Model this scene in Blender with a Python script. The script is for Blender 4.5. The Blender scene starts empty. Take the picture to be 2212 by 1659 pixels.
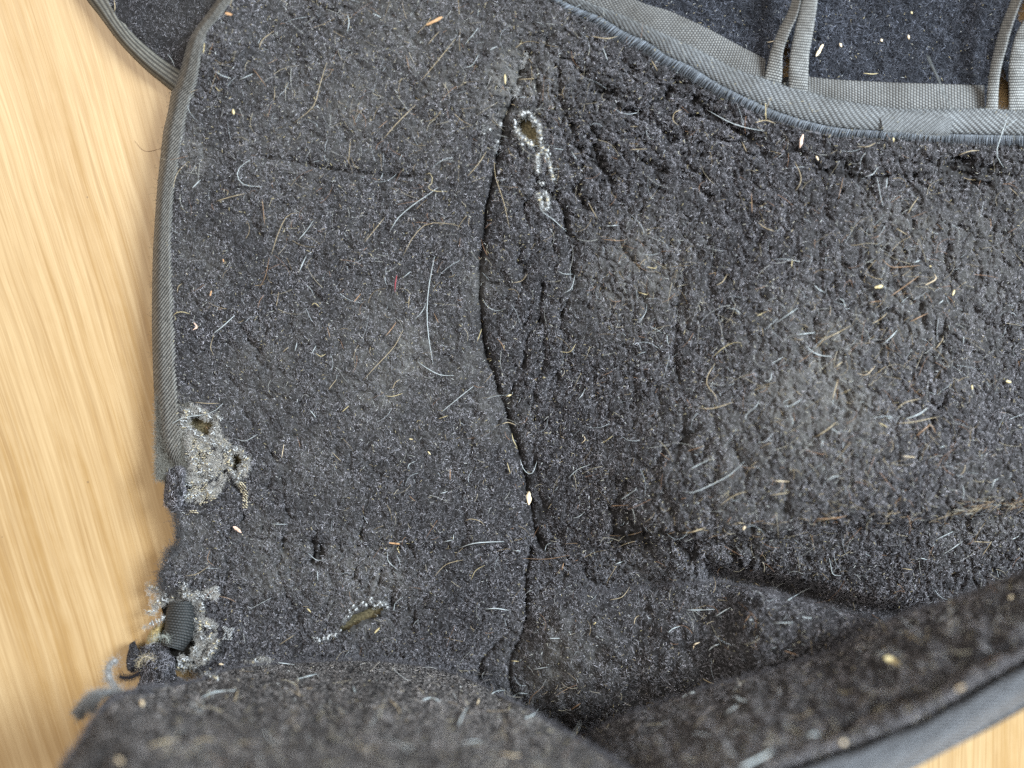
import bpy, math, numpy as np
rng = np.random.default_rng(7)
sc = bpy.context.scene
# ------------------------------------------------------------------ camera
W, H = 2212.0, 1659.0                      # working pixel frame used for tracing
HFOV = math.radians(66.0)
FPX = (W/2)/math.tan(HFOV/2)
TILT = math.radians(-5.0)
DIST = 0.200
cam_d = bpy.data.cameras.new('camera'); cam = bpy.data.objects.new('camera', cam_d)
sc.collection.objects.link(cam); sc.camera = cam
cam_d.sensor_width = 36.0; cam_d.lens = 18.0/math.tan(HFOV/2)
cam_d.clip_start = 0.005; cam_d.clip_end = 20
cam.rotation_euler = (TILT, 0, 0)
CAM = np.array([0.0, -math.sin(TILT)*DIST, math.cos(TILT)*DIST])
cam.location = CAM
cam_d.dof.use_dof = True
cam_d.dof.focus_distance = 0.1935
cam_d.dof.aperture_fstop = 4.6
# ------------------------------------------------------------------ light
world = bpy.data.worlds.new('World'); sc.world = world; world.use_nodes = True
bg = world.node_tree.nodes['Background']
bg.inputs[0].default_value = (1.0, 0.985, 0.97, 1); bg.inputs[1].default_value = 0.36
def area(name, loc, target, size, power, col):
    l = bpy.data.lights.new(name, 'AREA'); l.shape = 'RECTANGLE'; l.size, l.size_y = size
    l.energy = power; l.color = col
    o = bpy.data.objects.new(name, l); sc.collection.objects.link(o); o.location = loc
    from mathutils import Vector
    o.rotation_euler = (Vector(target)-Vector(loc)).to_track_quat('-Z', 'Y').to_euler()
    return o
area('window_light', (0.60, 0.27, 0.52), (0.02, 0, 0), (0.26, 0.30), 20.5, (0.80, 0.915, 1.0))
area('room_light', (-0.5, 0.45, 1.1), (-0.05, 0, 0), (0.6, 0.6), 11.5, (1.0, 0.95, 0.88))
sc.view_settings.view_transform = 'Standard'; sc.view_settings.look = 'None'
sc.view_settings.exposure = 0.0; sc.view_settings.gamma = 1.0
sc.render.engine = 'CYCLES'
sc.cycles.use_denoising = False
sc.cycles.max_bounces = 5; sc.cycles.diffuse_bounces = 3; sc.cycles.glossy_bounces = 2
sc.cycles.use_adaptive_sampling = False
try:
    sc.cycles_curves.shape = 'RIBBONS'; sc.cycles_curves.subdivisions = 2
except Exception: pass
# ------------------------------------------------------------------ projection helpers
MM = 0.001
def P(dx, dy, z):
    """world point at height z (mm) seen at traced position dx,dy"""
    dx = np.asarray(dx, float); dy = np.asarray(dy, float); z = np.asarray(z, float)*MM
    x = (dx-W/2)/FPX; y = -(dy-H/2)/FPX
    c, s = math.cos(TILT), math.sin(TILT)
    ry = y*c + s; rz = y*s - c
    k = (z-CAM[2])/rz
    return np.stack(np.broadcast_arrays(x*k, CAM[1]+ry*k, z), -1)
def TL(i, j, pts):
    """tile pixels -> frame pixels"""
    a = np.asarray(pts, float)
    return np.stack([a[..., 0]/3+737.333*i, a[..., 1]/3+553.0*j], -1)
def Z4(p): a = np.asarray(p, float); return np.stack([274.3+a[..., 0]*.19836, 822.9+a[..., 1]*.19836], -1)
def Z5(p): a = np.asarray(p, float); return np.stack([164.6+a[..., 0]*.2315, 1206.9+a[..., 1]*.2315], -1)
def Z6(p): a = np.asarray(p, float); return np.stack([987.5+a[..., 0]*.18186, 192+a[..., 1]*.18186], -1)
def Z8(p): a = np.asarray(p, float); return np.stack([658.3+a[..., 0]*.124, 1234.3+a[..., 1]*.124], -1)
def sstep(a, b, x): t = np.clip((x-a)/(b-a), 0, 1); return t*t*(3-2*t)
def resample(pts, n, smooth=True):
    p = np.asarray(pts, float)
    if smooth and len(p) > 2:
        q = np.vstack([2*p[0]-p[1], p, 2*p[-1]-p[-2]]); out = []
        for i in range(1, len(q)-2):
            t = np.linspace(0, 1, 12, endpoint=False)[:, None]
            a, b, c, d = q[i-1], q[i], q[i+1], q[i+2]
            out.append(.5*((2*b)+(-a+c)*t+(2*a-5*b+4*c-d)*t**2+(-a+3*b-3*c+d)*t**3))
        p = np.vstack(out+[q[-2][None]])
    s = np.r_[0, np.cumsum(np.linalg.norm(np.diff(p[:, :2], axis=0), axis=1))]
    u = np.linspace(0, s[-1], n)
    return np.stack([np.interp(u, s, p[:, k]) for k in range(p.shape[1])], -1)
def plen(p): p = np.asarray(p, float); return np.linalg.norm(np.diff(p[:, :2], axis=0), axis=1).sum()
_perm = np.random.default_rng(3).random((256, 256))
def vnoise(x, y):
    xi = np.floor(x).astype(int); yi = np.floor(y).astype(int)
    fx = x-xi; fy = y-yi; fx = fx*fx*(3-2*fx); fy = fy*fy*(3-2*fy)
    g = lambda a, b: _perm[a & 255, b & 255]
    return (g(xi, yi)*(1-fx)+g(xi+1, yi)*fx)*(1-fy)+(g(xi, yi+1)*(1-fx)+g(xi+1, yi+1)*fx)*fy
def fbm(x, y, o=3):
    r = 0; a = 1; t = 0
    for k in range(o):
        r = r+a*vnoise(x*2**k+17.3*k, y*2**k+5.1*k); t += a; a *= .5
    return r/t*2-1
def worley(x, y, second=False):
    xi = np.floor(x).astype(int); yi = np.floor(y).astype(int); best = np.full(x.shape, 9.); sec = np.full(x.shape, 9.)
    for a in (-1, 0, 1):
        for b in (-1, 0, 1):
            ux_, uy_ = xi+a, yi+b
            dx_ = ux_+_perm[ux_ & 255, uy_ & 255]-x; dy_ = uy_+_perm[(uy_+91) & 255, (ux_+37) & 255]-y
            dd_ = dx_*dx_+dy_*dy_; sec = np.minimum(sec, np.maximum(dd_, best)); best = np.minimum(best, dd_)
    return (best, sec) if second else best
def clumps(x, y):
    w = fbm(x/20+60, y/20, 2)*.5
    return .78*(.45-np.minimum(worley(x/17+w, y/17+w), 1))+.46*(.45-np.minimum(worley(x/9+50, y/9+w), 1))+.55*fbm(x/30, y/30, 2)
def dist_poly(x, y, line, rad):
    """distance to a polyline, only near it (inf elsewhere)"""
    out = np.full(x.shape, 1e6); p = np.asarray(line, float)
    for a, b in zip(p[:-1], p[1:]):
        lo = np.minimum(a, b)-rad; hi = np.maximum(a, b)+rad
        m = (x > lo[0]) & (x < hi[0]) & (y > lo[1]) & (y < hi[1])
        if not m.any(): continue
        xx, yy = x[m], y[m]; d = b-a; L = max((d**2).sum(), 1e-9)
        t = np.clip(((xx-a[0])*d[0]+(yy-a[1])*d[1])/L, 0, 1)
        out[m] = np.minimum(out[m], np.hypot(xx-a[0]-t*d[0], yy-a[1]-t*d[1]))
    return out
def inside(x, y, poly):
    p = np.asarray(poly, float); r = np.zeros(np.shape(x), bool)
    for (ax, ay), (bx, by) in zip(p, np.roll(p, -1, 0)):
        if ay == by: continue
        r ^= ((ay > y) != (by > y)) & (x < (bx-ax)*(y-ay)/(by-ay)+ax)
    return r
# ------------------------------------------------------------------ materials
def newmat(name):
    m = bpy.data.materials.new(name); m.use_nodes = True
    nt = m.node_tree; return m, nt, nt.nodes['Principled BSDF']
def attr_mat(name, rough=.9, spec=.2, sheen=0.0, noise=0.0, nscale=4000):
    m, nt, b = newmat(name)
    a = nt.nodes.new('ShaderNodeAttribute'); a.attribute_name = 'Col'
    src = a.outputs['Color']
    if noise:
        n = nt.nodes.new('ShaderNodeTexNoise'); n.inputs['Scale'].default_value = nscale; n.inputs['Detail'].default_value = 2
        tc = nt.nodes.new('ShaderNodeTexCoord'); nt.links.new(tc.outputs['Object'], n.inputs['Vector'])
        mr = nt.nodes.new('ShaderNodeMapRange'); mr.inputs['From Min'].default_value = .3; mr.inputs['From Max'].default_value = .7
        mr.inputs['To Min'].default_value = 1-noise; mr.inputs['To Max'].default_value = 1+noise
        nt.links.new(n.outputs['Fac'], mr.inputs['Value'])
        mx = nt.nodes.new('ShaderNodeVectorMath'); mx.operation = 'SCALE'
        nt.links.new(src, mx.inputs[0]); nt.links.new(mr.outputs[0], mx.inputs['Scale']); src = mx.outputs[0]
    nt.links.new(src, b.inputs['Base Color'])
    b.inputs['Roughness'].default_value = rough; b.inputs['Specular IOR Level'].default_value = spec
    if sheen: b.inputs['Sheen Weight'].default_value = sheen
    return m
def plain_mat(name, col, rough=.6, spec=.3, var=.15, scale=900):
    m, nt, b = newmat(name)
    tc = nt.nodes.new('ShaderNodeTexCoord'); n = nt.nodes.new('ShaderNodeTexNoise'); n.inputs['Scale'].default_value = scale
    nt.links.new(tc.outputs['Object'], n.inputs['Vector'])
    r = nt.nodes.new('ShaderNodeValToRGB'); e = r.color_ramp.elements
    e[0].position = .3; e[1].position = .7
    e[0].color = tuple(c*(1-var) for c in col)+(1,); e[1].color = tuple(min(1, c*(1+var)) for c in col)+(1,)
    nt.links.new(n.outputs['Fac'], r.inputs['Fac']); nt.links.new(r.outputs['Color'], b.inputs['Base Color'])
    b.inputs['Roughness'].default_value = rough; b.inputs['Specular IOR Level'].default_value = spec
    return m
M_FLEECE = attr_mat('fleece_ground', .95, .05, noise=.35, nscale=2500)
M_FIBRE = attr_mat('fleece_fibre', .7, .25)
M_WEB = attr_mat('webbing_weave', .55, .4, noise=.12, nscale=3000)
M_FOAM = attr_mat('foam', .95, .1, noise=.75, nscale=2600)
M_YARN = attr_mat('yarn', .85, .15)
def wood_mat():
    m, nt, b = newmat('pale_wood_veneer'); N = nt.nodes.new; L = nt.links.new
    geo = N('ShaderNodeTexCoord'); sep = N('ShaderNodeSeparateXYZ'); L(geo.outputs['Object'], sep.inputs[0])
    def mt(op, a, bb=None, c=None):
        n = N('ShaderNodeMath'); n.operation = op
        for i, v in enumerate((a, bb, c)):
            if v is None: continue
            if isinstance(v, (int, float)): n.inputs[i].default_value = v
            else: L(v, n.inputs[i])
        return n.outputs[0]
    x, y = sep.outputs[0], sep.outputs[1]
    slope = mt('MULTIPLY_ADD', x, -0.9, 0.15)
    wob = N('ShaderNodeTexNoise'); wob.inputs['Scale'].default_value = 14; L(geo.outputs['Object'], wob.inputs['Vector'])
    n0 = mt('MULTIPLY_ADD', y, slope, x)
    nn = mt('MULTIPLY_ADD', wob.outputs['Fac'], 0.0035, n0)
    def streak(sx, sy, detail=3, rough=.6, off=0.0):
        cb = N('ShaderNodeCombineXYZ'); L(mt('MULTIPLY', nn, sx), cb.inputs[0]); L(mt('MULTIPLY_ADD', y, sy, off), cb.inputs[1])
        t = N('ShaderNodeTexNoise'); t.inputs['Scale'].default_value = 1; t.inputs['Detail'].default_value = detail
        t.inputs['Roughness'].default_value = rough; L(cb.outputs[0], t.inputs['Vector']); return t.outputs['Fac']
    broad = streak(60, 4, 3, .5)
    fine = streak(480, 6, 5, .8, 3.0)
    pore = streak(820, 17, 3, .6, 9.0)
    mott = streak(260, 130, 3, .6, 5.0)
    v = mt('MULTIPLY_ADD', broad, .34, mt('MULTIPLY', fine, .50))
    v = mt('MULTIPLY_ADD', mott, .10, v)
    r = N('ShaderNodeValToRGB'); e = r.color_ramp.elements
    e[0].position = .38; e[0].color = (.37, .225, .09, 1); e[1].position = .70; e[1].color = (.585, .43, .25, 1)
    k = e.new(.47); k.color = (.46, .31, .155, 1); k = e.new(.56); k.color = (.53, .375, .20, 1)
    L(v, r.inputs['Fac'])
    pr = N('ShaderNodeMapRange'); pr.inputs['From Min'].default_value = .37; pr.inputs['From Max'].default_value = .43; L(pore, pr.inputs['Value'])
    mk = N('ShaderNodeMapRange'); mk.inputs['From Min'].default_value = .62; mk.inputs['From Max'].default_value = .45
    mk.inputs['To Min'].default_value = .35; mk.inputs['To Max'].default_value = 1; L(broad, mk.inputs['Value'])
    ring = mt('SINE', mt('MULTIPLY', streak(95, 2.4, 4, .62, 21.0), 75.0))
    rr = N('ShaderNodeMapRange'); rr.inputs['From Min'].default_value = .25; rr.inputs['From Max'].default_value = .95; L(ring, rr.inputs['Value'])
    inv = mt('MULTIPLY', mt('SUBTRACT', 1.0, pr.outputs[0]), mk.outputs[0])
    inv = mt('MAXIMUM', inv, mt('MULTIPLY', mt('MULTIPLY', rr.outputs[0], .85), mt('MULTIPLY_ADD', mott, 1.6, -.25)))
    mx = N('ShaderNodeMix'); mx.data_type = 'RGBA'; L(mt('MULTIPLY', inv, .52), mx.inputs['Factor']); L(r.outputs['Color'], mx.inputs[6])
    mx.inputs[7].default_value = (.30, .175, .07, 1)
    vo = N('ShaderNodeTexVoronoi'); vo.inputs['Scale'].default_value = 95; L(geo.outputs['Object'], vo.inputs['Vector'])
    sp = mt('LESS_THAN', vo.outputs['Distance'], .028)
    mx2 = N('ShaderNodeMix'); mx2.data_type = 'RGBA'; L(mt('MULTIPLY', sp, .6), mx2.inputs['Factor']); L(mx.outputs[2], mx2.inputs[6])
    mx2.inputs[7].default_value = (.16, .10, .06, 1)
    L(mx2.outputs[2], b.inputs['Base Color'])
    bp = N('ShaderNodeBump'); bp.inputs['Strength'].default_value = .25; bp.inputs['Distance'].default_value = .0003
    L(mt('ADD', pore, mt('MULTIPLY', fine, .5)), bp.inputs['Height']); L(bp.outputs[0], b.inputs['Normal'])
    b.inputs['Roughness'].default_value = .42; b.inputs['Specular IOR Level'].default_value = .35
    return m
# ------------------------------------------------------------------ mesh helpers
def link(o, parent=None, **props):
    sc.collection.objects.link(o)
    if parent is not None: o.parent = parent
    for k, v in props.items(): o[k] = v
    return o
def mesh_obj(name, V, F, mat, parent=None, col=None, smooth=True, **props):
    me = bpy.data.meshes.new(name); V = np.ascontiguousarray(V, np.float32).reshape(-1, 3); F = np.asarray(F, np.int32)
    k = F.shape[1]; n = len(F)
    me.vertices.add(len(V)); me.vertices.foreach_set('co', V.ravel())
    me.loops.add(n*k); me.loops.foreach_set('vertex_index', F.ravel())
    me.polygons.add(n); me.polygons.foreach_set('loop_start', np.arange(0, n*k, k, dtype=np.int32))
    me.polygons.foreach_set('use_smooth', np.full(n, smooth))
    me.update(calc_edges=True); me.validate()
    if col is not None:
        c = np.ones((len(V), 4), np.float32); c[:, :3] = np.asarray(col).reshape(-1, 3)
        a = me.color_attributes.new('Col', 'FLOAT_COLOR', 'POINT'); a.data.foreach_set('color', c.ravel())
    me.materials.append(mat)
    return link(bpy.data.objects.new(name, me), parent, **props)
def grid_faces(R, T, mask=None, closed=False):
    idx = np.arange(R*T).reshape(R, T)
    if closed: idx = np.hstack([idx, idx[:, :1]])
    a, b, c, d = idx[:-1, :-1], idx[:-1, 1:], idx[1:, 1:], idx[1:, :-1]
    F = np.stack([a, d, c, b], -1)
    return F[mask] if mask is not None else F.reshape(-1, 4)
def compact(V, F, col=None):
    u, inv = np.unique(F, return_inverse=True)
    return V.reshape(-1, 3)[u], inv.reshape(F.shape), (None if col is None else col.reshape(-1, 3)[u])
def normals(V):
    n = np.cross(np.gradient(V, axis=0), np.gradient(V, axis=1)); n /= np.linalg.norm(n, axis=-1, keepdims=True)+1e-12
    tocam = CAM-V; flip = (n*tocam).sum(-1) < 0
    return n, flip
class Sheet:
    """a cloth surface on a grid: V world points, D traced positions, mask of cells kept"""
    def __init__(s, V, D, mask=None, nrm=None):
        s.V, s.D = V, D
        s.mask = np.ones((V.shape[0]-1, V.shape[1]-1), bool) if mask is None else mask
        s.N = normals(V)[0] if nrm is None else nrm
    def build(s, name, mat, parent, col, **pr):
        F = grid_faces(s.V.shape[0], s.V.shape[1], s.mask)
        v, f, c = compact(s.V, F, col)
        return mesh_obj(name, v, f, mat, parent, c, **pr)
    def sample(s, dens):
        V = s.V
        a = np.linalg.norm(np.cross(V[1:, :-1]-V[:-1, :-1], V[:-1, 1:]-V[:-1, :-1]), axis=-1)*1e6*s.mask
        tot = a.sum(); n = int(tot*dens); cs = np.cumsum(a.ravel())
        k = np.clip(np.searchsorted(cs, rng.random(n)*tot), 0, a.size-1); i, j = np.divmod(k, a.shape[1])
        u = rng.random((n, 1)); v = rng.random((n, 1))
        def it(A): return A[i, j]*(1-u)*(1-v)+A[i+1, j]*u*(1-v)+A[i, j+1]*(1-u)*v+A[i+1, j+1]*u*v
        N = it(s.N); N /= np.linalg.norm(N, axis=1, keepdims=True)+1e-12
        return it(V), N, it(s.D)
def hair_obj(name, pts, rad, col, mat, parent, **props):
    n, k, _ = pts.shape
    hc = bpy.data.hair_curves.new(name); hc.add_curves([k]*n)
    hc.attributes['position'].data.foreach_set('vector', np.ascontiguousarray(pts, np.float32).ravel())
    ra = hc.attributes.get('radius') or hc.attributes.new('radius', 'FLOAT', 'POINT')
    rad = np.broadcast_to(np.asarray(rad, np.float32).reshape(-1, 1) if np.ndim(rad) else np.float32(rad), (n, 1))
    taper = np.linspace(1, .45, k)[None]
    ra.data.foreach_set('value', np.ascontiguousarray(rad*taper, np.float32).ravel())
    ca = hc.attributes.new('Col', 'FLOAT_COLOR', 'CURVE'); c = np.ones((n, 4), np.float32); c[:, :3] = col
    ca.data.foreach_set('color', c.ravel())
    hc.materials.append(mat)
    return link(bpy.data.objects.new(name, hc), parent, **props)
def frames(N):
    h = np.where(np.abs(N[:, :1]) < .9, np.array([[1., 0, 0]]), np.array([[0, 1., 0]]))
    t = np.cross(N, h); t /= np.linalg.norm(t, axis=1, keepdims=True); return t, np.cross(N, t)
def strands(p, N, L, lift, curl=2.5, k=4, phi=None, sink=.15):
    n = len(p); t, b = frames(N)
    phi = rng.random(n)*2*np.pi if phi is None else phi
    kap = rng.normal(0, curl, n); L = np.broadcast_to(L, (n,))*MM; lift = np.broadcast_to(lift, (n,))*MM
    out = np.zeros((n, k, 3)); cur = p-N*sink*MM; out[:, 0] = cur
    for i in range(1, k):
        a = phi+kap*(i-.5)/(k-1)
        s0, s1 = (i-1)/(k-1), i/(k-1); hh = lambda s: s*(1.75-s)
        cur = cur+(t*np.cos(a)[:, None]+b*np.sin(a)[:, None])*(L/(k-1))[:, None]+N*(lift*(hh(s1)-hh(s0)))[:, None]
        out[:, i] = cur
    return out
# ------------------------------------------------------------------ dirt and colour of the fleece
DUST = [(1125, 190, 70, .9), (1080, 240, 45, .7), (760, 215, 90, .55), (870, 780, 120, .65), (620, 800, 110, .40), (1385, 600, 95, .75),
        (1760, 850, 130, .9), (2010, 600, 140, .6), (1640, 960, 150, .55), (2150, 520, 110, .4), (700, 260, 230, .35), (700, 900, 200, .3), (1200, 1440, 70, .75), (780, 1260, 80, .7), (590, 1205, 70, .6), (395, 560, 70, .55),
        (405, 330, 60, .6), (1060, 900, 45, .6), (900, 60, 220, .5), (450, 60, 80, .2), (2120, 1090, 80, .45), (1420, 1150, 80, .3), (1040, 620, 50, .4), (1500, 1560, 160, .25), (420, 1180, 60, .5)]
def dust(d):
    x, y = d[..., 0], d[..., 1]; r = np.zeros(x.shape)
    for cx, cy, s, a in DUST: r = np.maximum(r, a*np.exp(-((x-cx)**2+(y-cy)**2)/(2*s*s)))
    n = fbm(x/60, y/60, 4)*.5+.5; n2 = fbm(x/14+9, y/14, 2)*.5+.5
    return np.clip(.80*r*(.25+1.1*n)*(.25+1.4*n2)+.10*np.clip(n-.45, 0, 1), 0, 1)
DUSTC = np.array([.40, .385, .355])
def fleece_cols(d, dark=.0, blue=0.0, light=1.0, soil=0.0):  # soil: brown soil and the fold's dimmer light together
    n = len(d); r = rng.random(n)
    v = np.where(r < .66, .055+.07*rng.random(n), np.where(r < .955, .13+.12*rng.random(n), .32+.2*rng.random(n)))*light*1.12
    v = v*1.22*np.exp(.42*fbm(d[:, 0]/10+3, d[:, 1]/10, 2)+.30*fbm(d[:, 0]/34, d[:, 1]/34+8, 2))
    c = v[:, None]*np.array([1.0, .965, 1.055])
    if soil: c = c*(np.array([1.0, .94, .83])*soil+(1-soil))*(1-.22*soil)  # brown soil plus the fold's dimmer light, both painted into the fibre colour
    if blue: c = c*np.array([1-.10*blue, 1.0, 1+.14*blue])
    c *= (1+.30*fbm(d[:, 0]/90, d[:, 1]/90, 3))[:, None]
    w = (dust(d)*(.25+.75*rng.random(n)))[:, None]
    return c*(1-w*.8)+DUSTC*(.35+.9*rng.random((n, 1)))*w*.8
def base_cols(D, light=1.0):
    w = dust(D)[..., None]; c = np.broadcast_to(np.array([.020, .019, .020])*light, D.shape[:-1]+(3,))
    return c*(1-w*.5)+DUSTC*.5*w*.5
# ================================================================== the table
tw, td, th = 1.0, .8, .02
bx = np.array([[sx*tw/2, sy*td/2, z] for z in (-th, 0) for sx, sy in ((-1, -1), (1, -1), (1, 1), (-1, 1))])
table = mesh_obj('table_top', bx, [[3, 2, 1, 0], [4, 5, 6, 7], [0, 1, 5, 4], [1, 2, 6, 5], [2, 3, 7, 6], [3, 0, 4, 7]], wood_mat(), smooth=False,
                 kind='structure', label='pale wood veneer table top with fine brown grain')
# ================================================================== the worn boot
boot = bpy.data.objects.new('fleece_lined_boot', None); boot.empty_display_size = .02; link(boot)
boot.location = (0, 0, 0)
boot['label'] = 'worn black fleece-lined fabric boot with torn edge lying open on the wooden table'; boot['category'] = 'boot'
# ---- traced outlines (frame pixels)
EDGE_OUT = [(520, -70), (467, 0), (447, 27), (410, 80), (390, 143), (377, 187), (370, 200), (363, 240), (353, 283), (347, 333), (340, 400), (335, 467),
            (330, 553), (328, 686), (330, 786), (333, 853), (337, 903), (343, 953), (356, 986), (384, 1016)]
EDGE_IN = [(560, -70), (506, 0), (485, 30), (455, 67), (441, 110), (434, 160), (417, 217), (407, 260), (398, 317), (388, 367), (378, 427), (375, 483),
           (376, 553), (379, 653), (384, 753), (390, 836), (396, 880), (398, 930), (399, 970), (390, 1020)]
TORN = [(376, 1012), (372, 1040), (368, 1075), (372, 1092), (380, 1110), (384, 1140), (388, 1172), (372, 1186), (362, 1198), (358, 1220), (346, 1244), (350, 1268),
        (372, 1276), (398, 1286), (420, 1292), (424, 1312), (420, 1334), (425, 1352), (431, 1372), (452, 1388), (462, 1376), (470, 1384), (458, 1400), (442, 1418),
        (430, 1432), (424, 1446), (440, 1460), (470, 1470), (480, 1540), (480, 1640)]
OVER = [(1120, -60), (1187, 0), (1237, 33), (1284, 53), (1337, 90), (1387, 110), (1427, 140), (1475, 161), (1541, 200), (1608, 233), (1675, 263), (1741, 283),
        (1808, 297), (1891, 301), (1975, 305), (2075, 310), (2212, 313), (2330, 312)]
SEAM = [(1137, 117), (1121, 160), (1107, 217), (1087, 267), (1084, 300), (1074, 340), (1064, 393), (1052, 440), (1047, 493), (1039, 553), (1036, 593), (1038, 646), (1044, 713),
        (1054, 770), (1071, 820), (1091, 876), (1101, 913), (1117, 960), (1131, 1003), (1137, 1046), (1147, 1086), (1152, 1120), (1160, 1150), (1171, 1180)]
SEAM2 = [(1147, 1186), (1138, 1240), (1137, 1290), (1142, 1323), (1137, 1346), (1121, 1389), (1104, 1423), (1099, 1456), (1107, 1496), (1140, 1530)]
LINE = [(1345, 1162), (1500, 1147), (1650, 1140), (1750, 1130), (1850, 1116), (2000, 1105), (2212, 1085), (2330, 1072)]
CREASES = [  # path, depth mm, half-width px
    (SEAM, 2.6, 3.8), (SEAM2, 2.8, 4.6),
    ([(1097, 873), (1107, 840), (1127, 813), (1131, 773), (1135, 740), (1160, 703), (1170, 653), (1175, 610)], 1.5, 3.6),
    ([(1087, 1373), (1044, 1423), (1036, 1456), (1040, 1480)], 2.2, 5),
    ([(1181, 83), (1187, 117), (1231, 133), (1257, 160), (1297, 187), (1324, 200)], 1.6, 4.5),
    ([(1207, 146), (1207, 187), (1214, 213), (1217, 240), (1238, 272)], 1.6, 4), ([(1160, 186), (1171, 200), (1214, 197)], 1.5, 4), ([(1157, 193), (1166, 220), (1158, 236)], 1.7, 4.5),
    ([(1197, 383), (1204, 427), (1217, 460), (1224, 500), (1232, 540), (1236, 590)], 1.9, 4), ([(1186, 340), (1190, 362), (1197, 383)], 1.6, 4),
    ([(1238, 272), (1222, 330), (1240, 360), (1290, 390)], 1.0, 5), ([(1300, 205), (1352, 240), (1400, 262), (1440, 300)], 1.1, 6),
    ([(1420, 385), (1432, 405), (1400, 420), (1360, 440)], 1.2, 5), ([(1340, 440), (1320, 470), (1290, 500)], .9, 5),
    ([(1330, 135), (1390, 165), (1470, 205), (1560, 262), (1650, 305), (1740, 335)], 1.1, 7),
    ([(1760, 366), (1830, 380), (1900, 384), (2050, 376), (2212, 381), (2330, 384)], 1.7, 5.5), ([(1830, 356), (1950, 352), (2090, 360)], 1.0, 8),
    ([(560, 337), (620, 349), (660, 352), (700, 365), (760, 372), (850, 381), (905, 386)], 1.4, 5),
    ([(1478, 590), (1466, 680), (1458, 760), (1470, 830)], 1.7, 4), ([(1478, 880), (1470, 960), (1460, 1010)], 1.2, 5),
    ([(1690, 1020), (1702, 1062), (1696, 1108)], 1.5, 6), ([(1350, 1115), (1342, 1150), (1350, 1176), (1330, 1200)], 1.6, 6),
    ([(1100, 650), (1120, 660), (1128, 700)], .9, 4), ([(1150, 640), (1140, 690), (1128, 720), (1105, 745)], 1.1, 3.5), ([(1175, 620), (1163, 660), (1148, 700)], 1.1, 3.5),
    ([(1200, 575), (1196, 620), (1188, 660)], 1.0, 4), ([(1060, 440), (1090, 425), (1115, 428)], .9, 4), ([(1046, 604), (1070, 616), (1100, 610)], .9, 4),
    ([(1020, 940), (1012, 1010)], .9, 5), ([(995, 1060), (1000, 1110), (1010, 1150)], .9, 6), ([(1160, 1000), (1172, 1090), (1195, 1160)], 1.3, 4.5),
    ([(1860, 600), (1890, 650), (1900, 700), (1898, 770)], 1.4, 7), ([(1800, 820), (1830, 860), (1825, 900)], 1.3, 7), ([(1925, 560), (1930, 640)], 1.2, 7),
    ([(820, 1180), (840, 1215)], 1.0, 5), ([(1210, 1150), (1235, 1215), (1290, 1265)], 1.4, 5), ([(1180, 1090), (1200, 1120)], 1.0, 4),
    ([(1360, 1120), (1400, 1180), (1440, 1240)], 1.2, 6), ([(2015, 780), (2040, 880)], 1.0, 7), ([(420, 730), (440, 760), (470, 790)], .9, 5),
    ([(470, 880), (510, 870), (540, 900)], .7, 6), ([(480, 1020), (520, 1070), (560, 1090)], 1.0, 5), ([(700, 1190), (720, 1260)], .9, 6), ([(620, 1200), (640, 1290)], .9, 6)]
HOLES = {'h1': Z6([(760, 335), (830, 315), (880, 375), (940, 440), (970, 520), (990, 600), (985, 690), (930, 675), (890, 640), (820, 570), (755, 530), (695, 470), (715, 405)]),
         'h2': Z6([(1008, 1265), (1050, 1285), (1064, 1340), (1068, 1405), (1042, 1415), (1018, 1350)]),
         'h3': Z4([(735, 395), (800, 405), (870, 425), (965, 425), (935, 500), (925, 570), (900, 660), (850, 625), (800, 565), (720, 515), (670, 470), (695, 425)]),
         'h4': Z4([(1140, 800), (1200, 770), (1250, 825), (1256, 885), (1225, 945), (1205, 1015), (1175, 1005), (1165, 920), (1145, 870)]),
         'h5': Z4([(770, 1015), (830, 1025), (880, 985), (880, 1010), (835, 1085), (800, 1060)]), 'h6': Z4([(835, 812), (905, 822), (918, 848), (860, 838)]),
         'h7': Z8([(640, 1060), (760, 1015), (1000, 855), (1250, 775), (1400, 630), (1290, 585), (1130, 645), (850, 755), (630, 985)]),
         'h8': Z4([(715, 1165), (790, 1165), (830, 1195), (760, 1190)])}
EDGE_MID = list(map(tuple, resample(EDGE_OUT, 60)*.62+resample(EDGE_IN, 60)*.38))
PANEL_POLY = EDGE_MID[:-1] + TORN + [(900, 1640), (1500, 1630), (1750, 1540), (2000, 1440), (2340, 1290)] + OVER[::-1]
crg = np.random.default_rng(21)
def crease_lines(n, box, ang, L, dep, hw, jit=.25):
    for k in range(n):
        x0, y0 = crg.uniform(box[0], box[2]), crg.uniform(box[1], box[3]); a = ang(x0, y0)+crg.normal(0, jit); l = L*crg.uniform(.5, 1.3); m = max(4, int(l/11)); p = [(x0, y0)]
        for q in range(m):
            a += crg.normal(0, .22); p.append((p[-1][0]+math.cos(a)*11, p[-1][1]+math.sin(a)*11))
        CREASES.append((p, dep*crg.uniform(.6, 1.25), hw*crg.uniform(.75, 1.2)))
V_ = math.pi/2
crease_lines(26, (1190, 120, 1500, 420), lambda x, y: math.atan2(y-120, x-1090)+.15, 75, 1.6, 3.6)
crease_lines(14, (1120, 330, 1260, 560), lambda x, y: V_-.25, 60, 1.5, 3.4)
crease_lines(22, (1070, 560, 1260, 960), lambda x, y: V_+.35, 70, 1.4, 3.2)
crease_lines(26, (1270, 480, 1560, 1060), lambda x, y: V_+.05, 75, 1.5, 3.6)
crease_lines(24, (1560, 430, 2080, 980), lambda x, y: V_+.1, 55, 1.5, 5.0)
crease_lines(14, (1330, 200, 1720, 360), lambda x, y: .45, 80, 1.3, 4.2)
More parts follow.
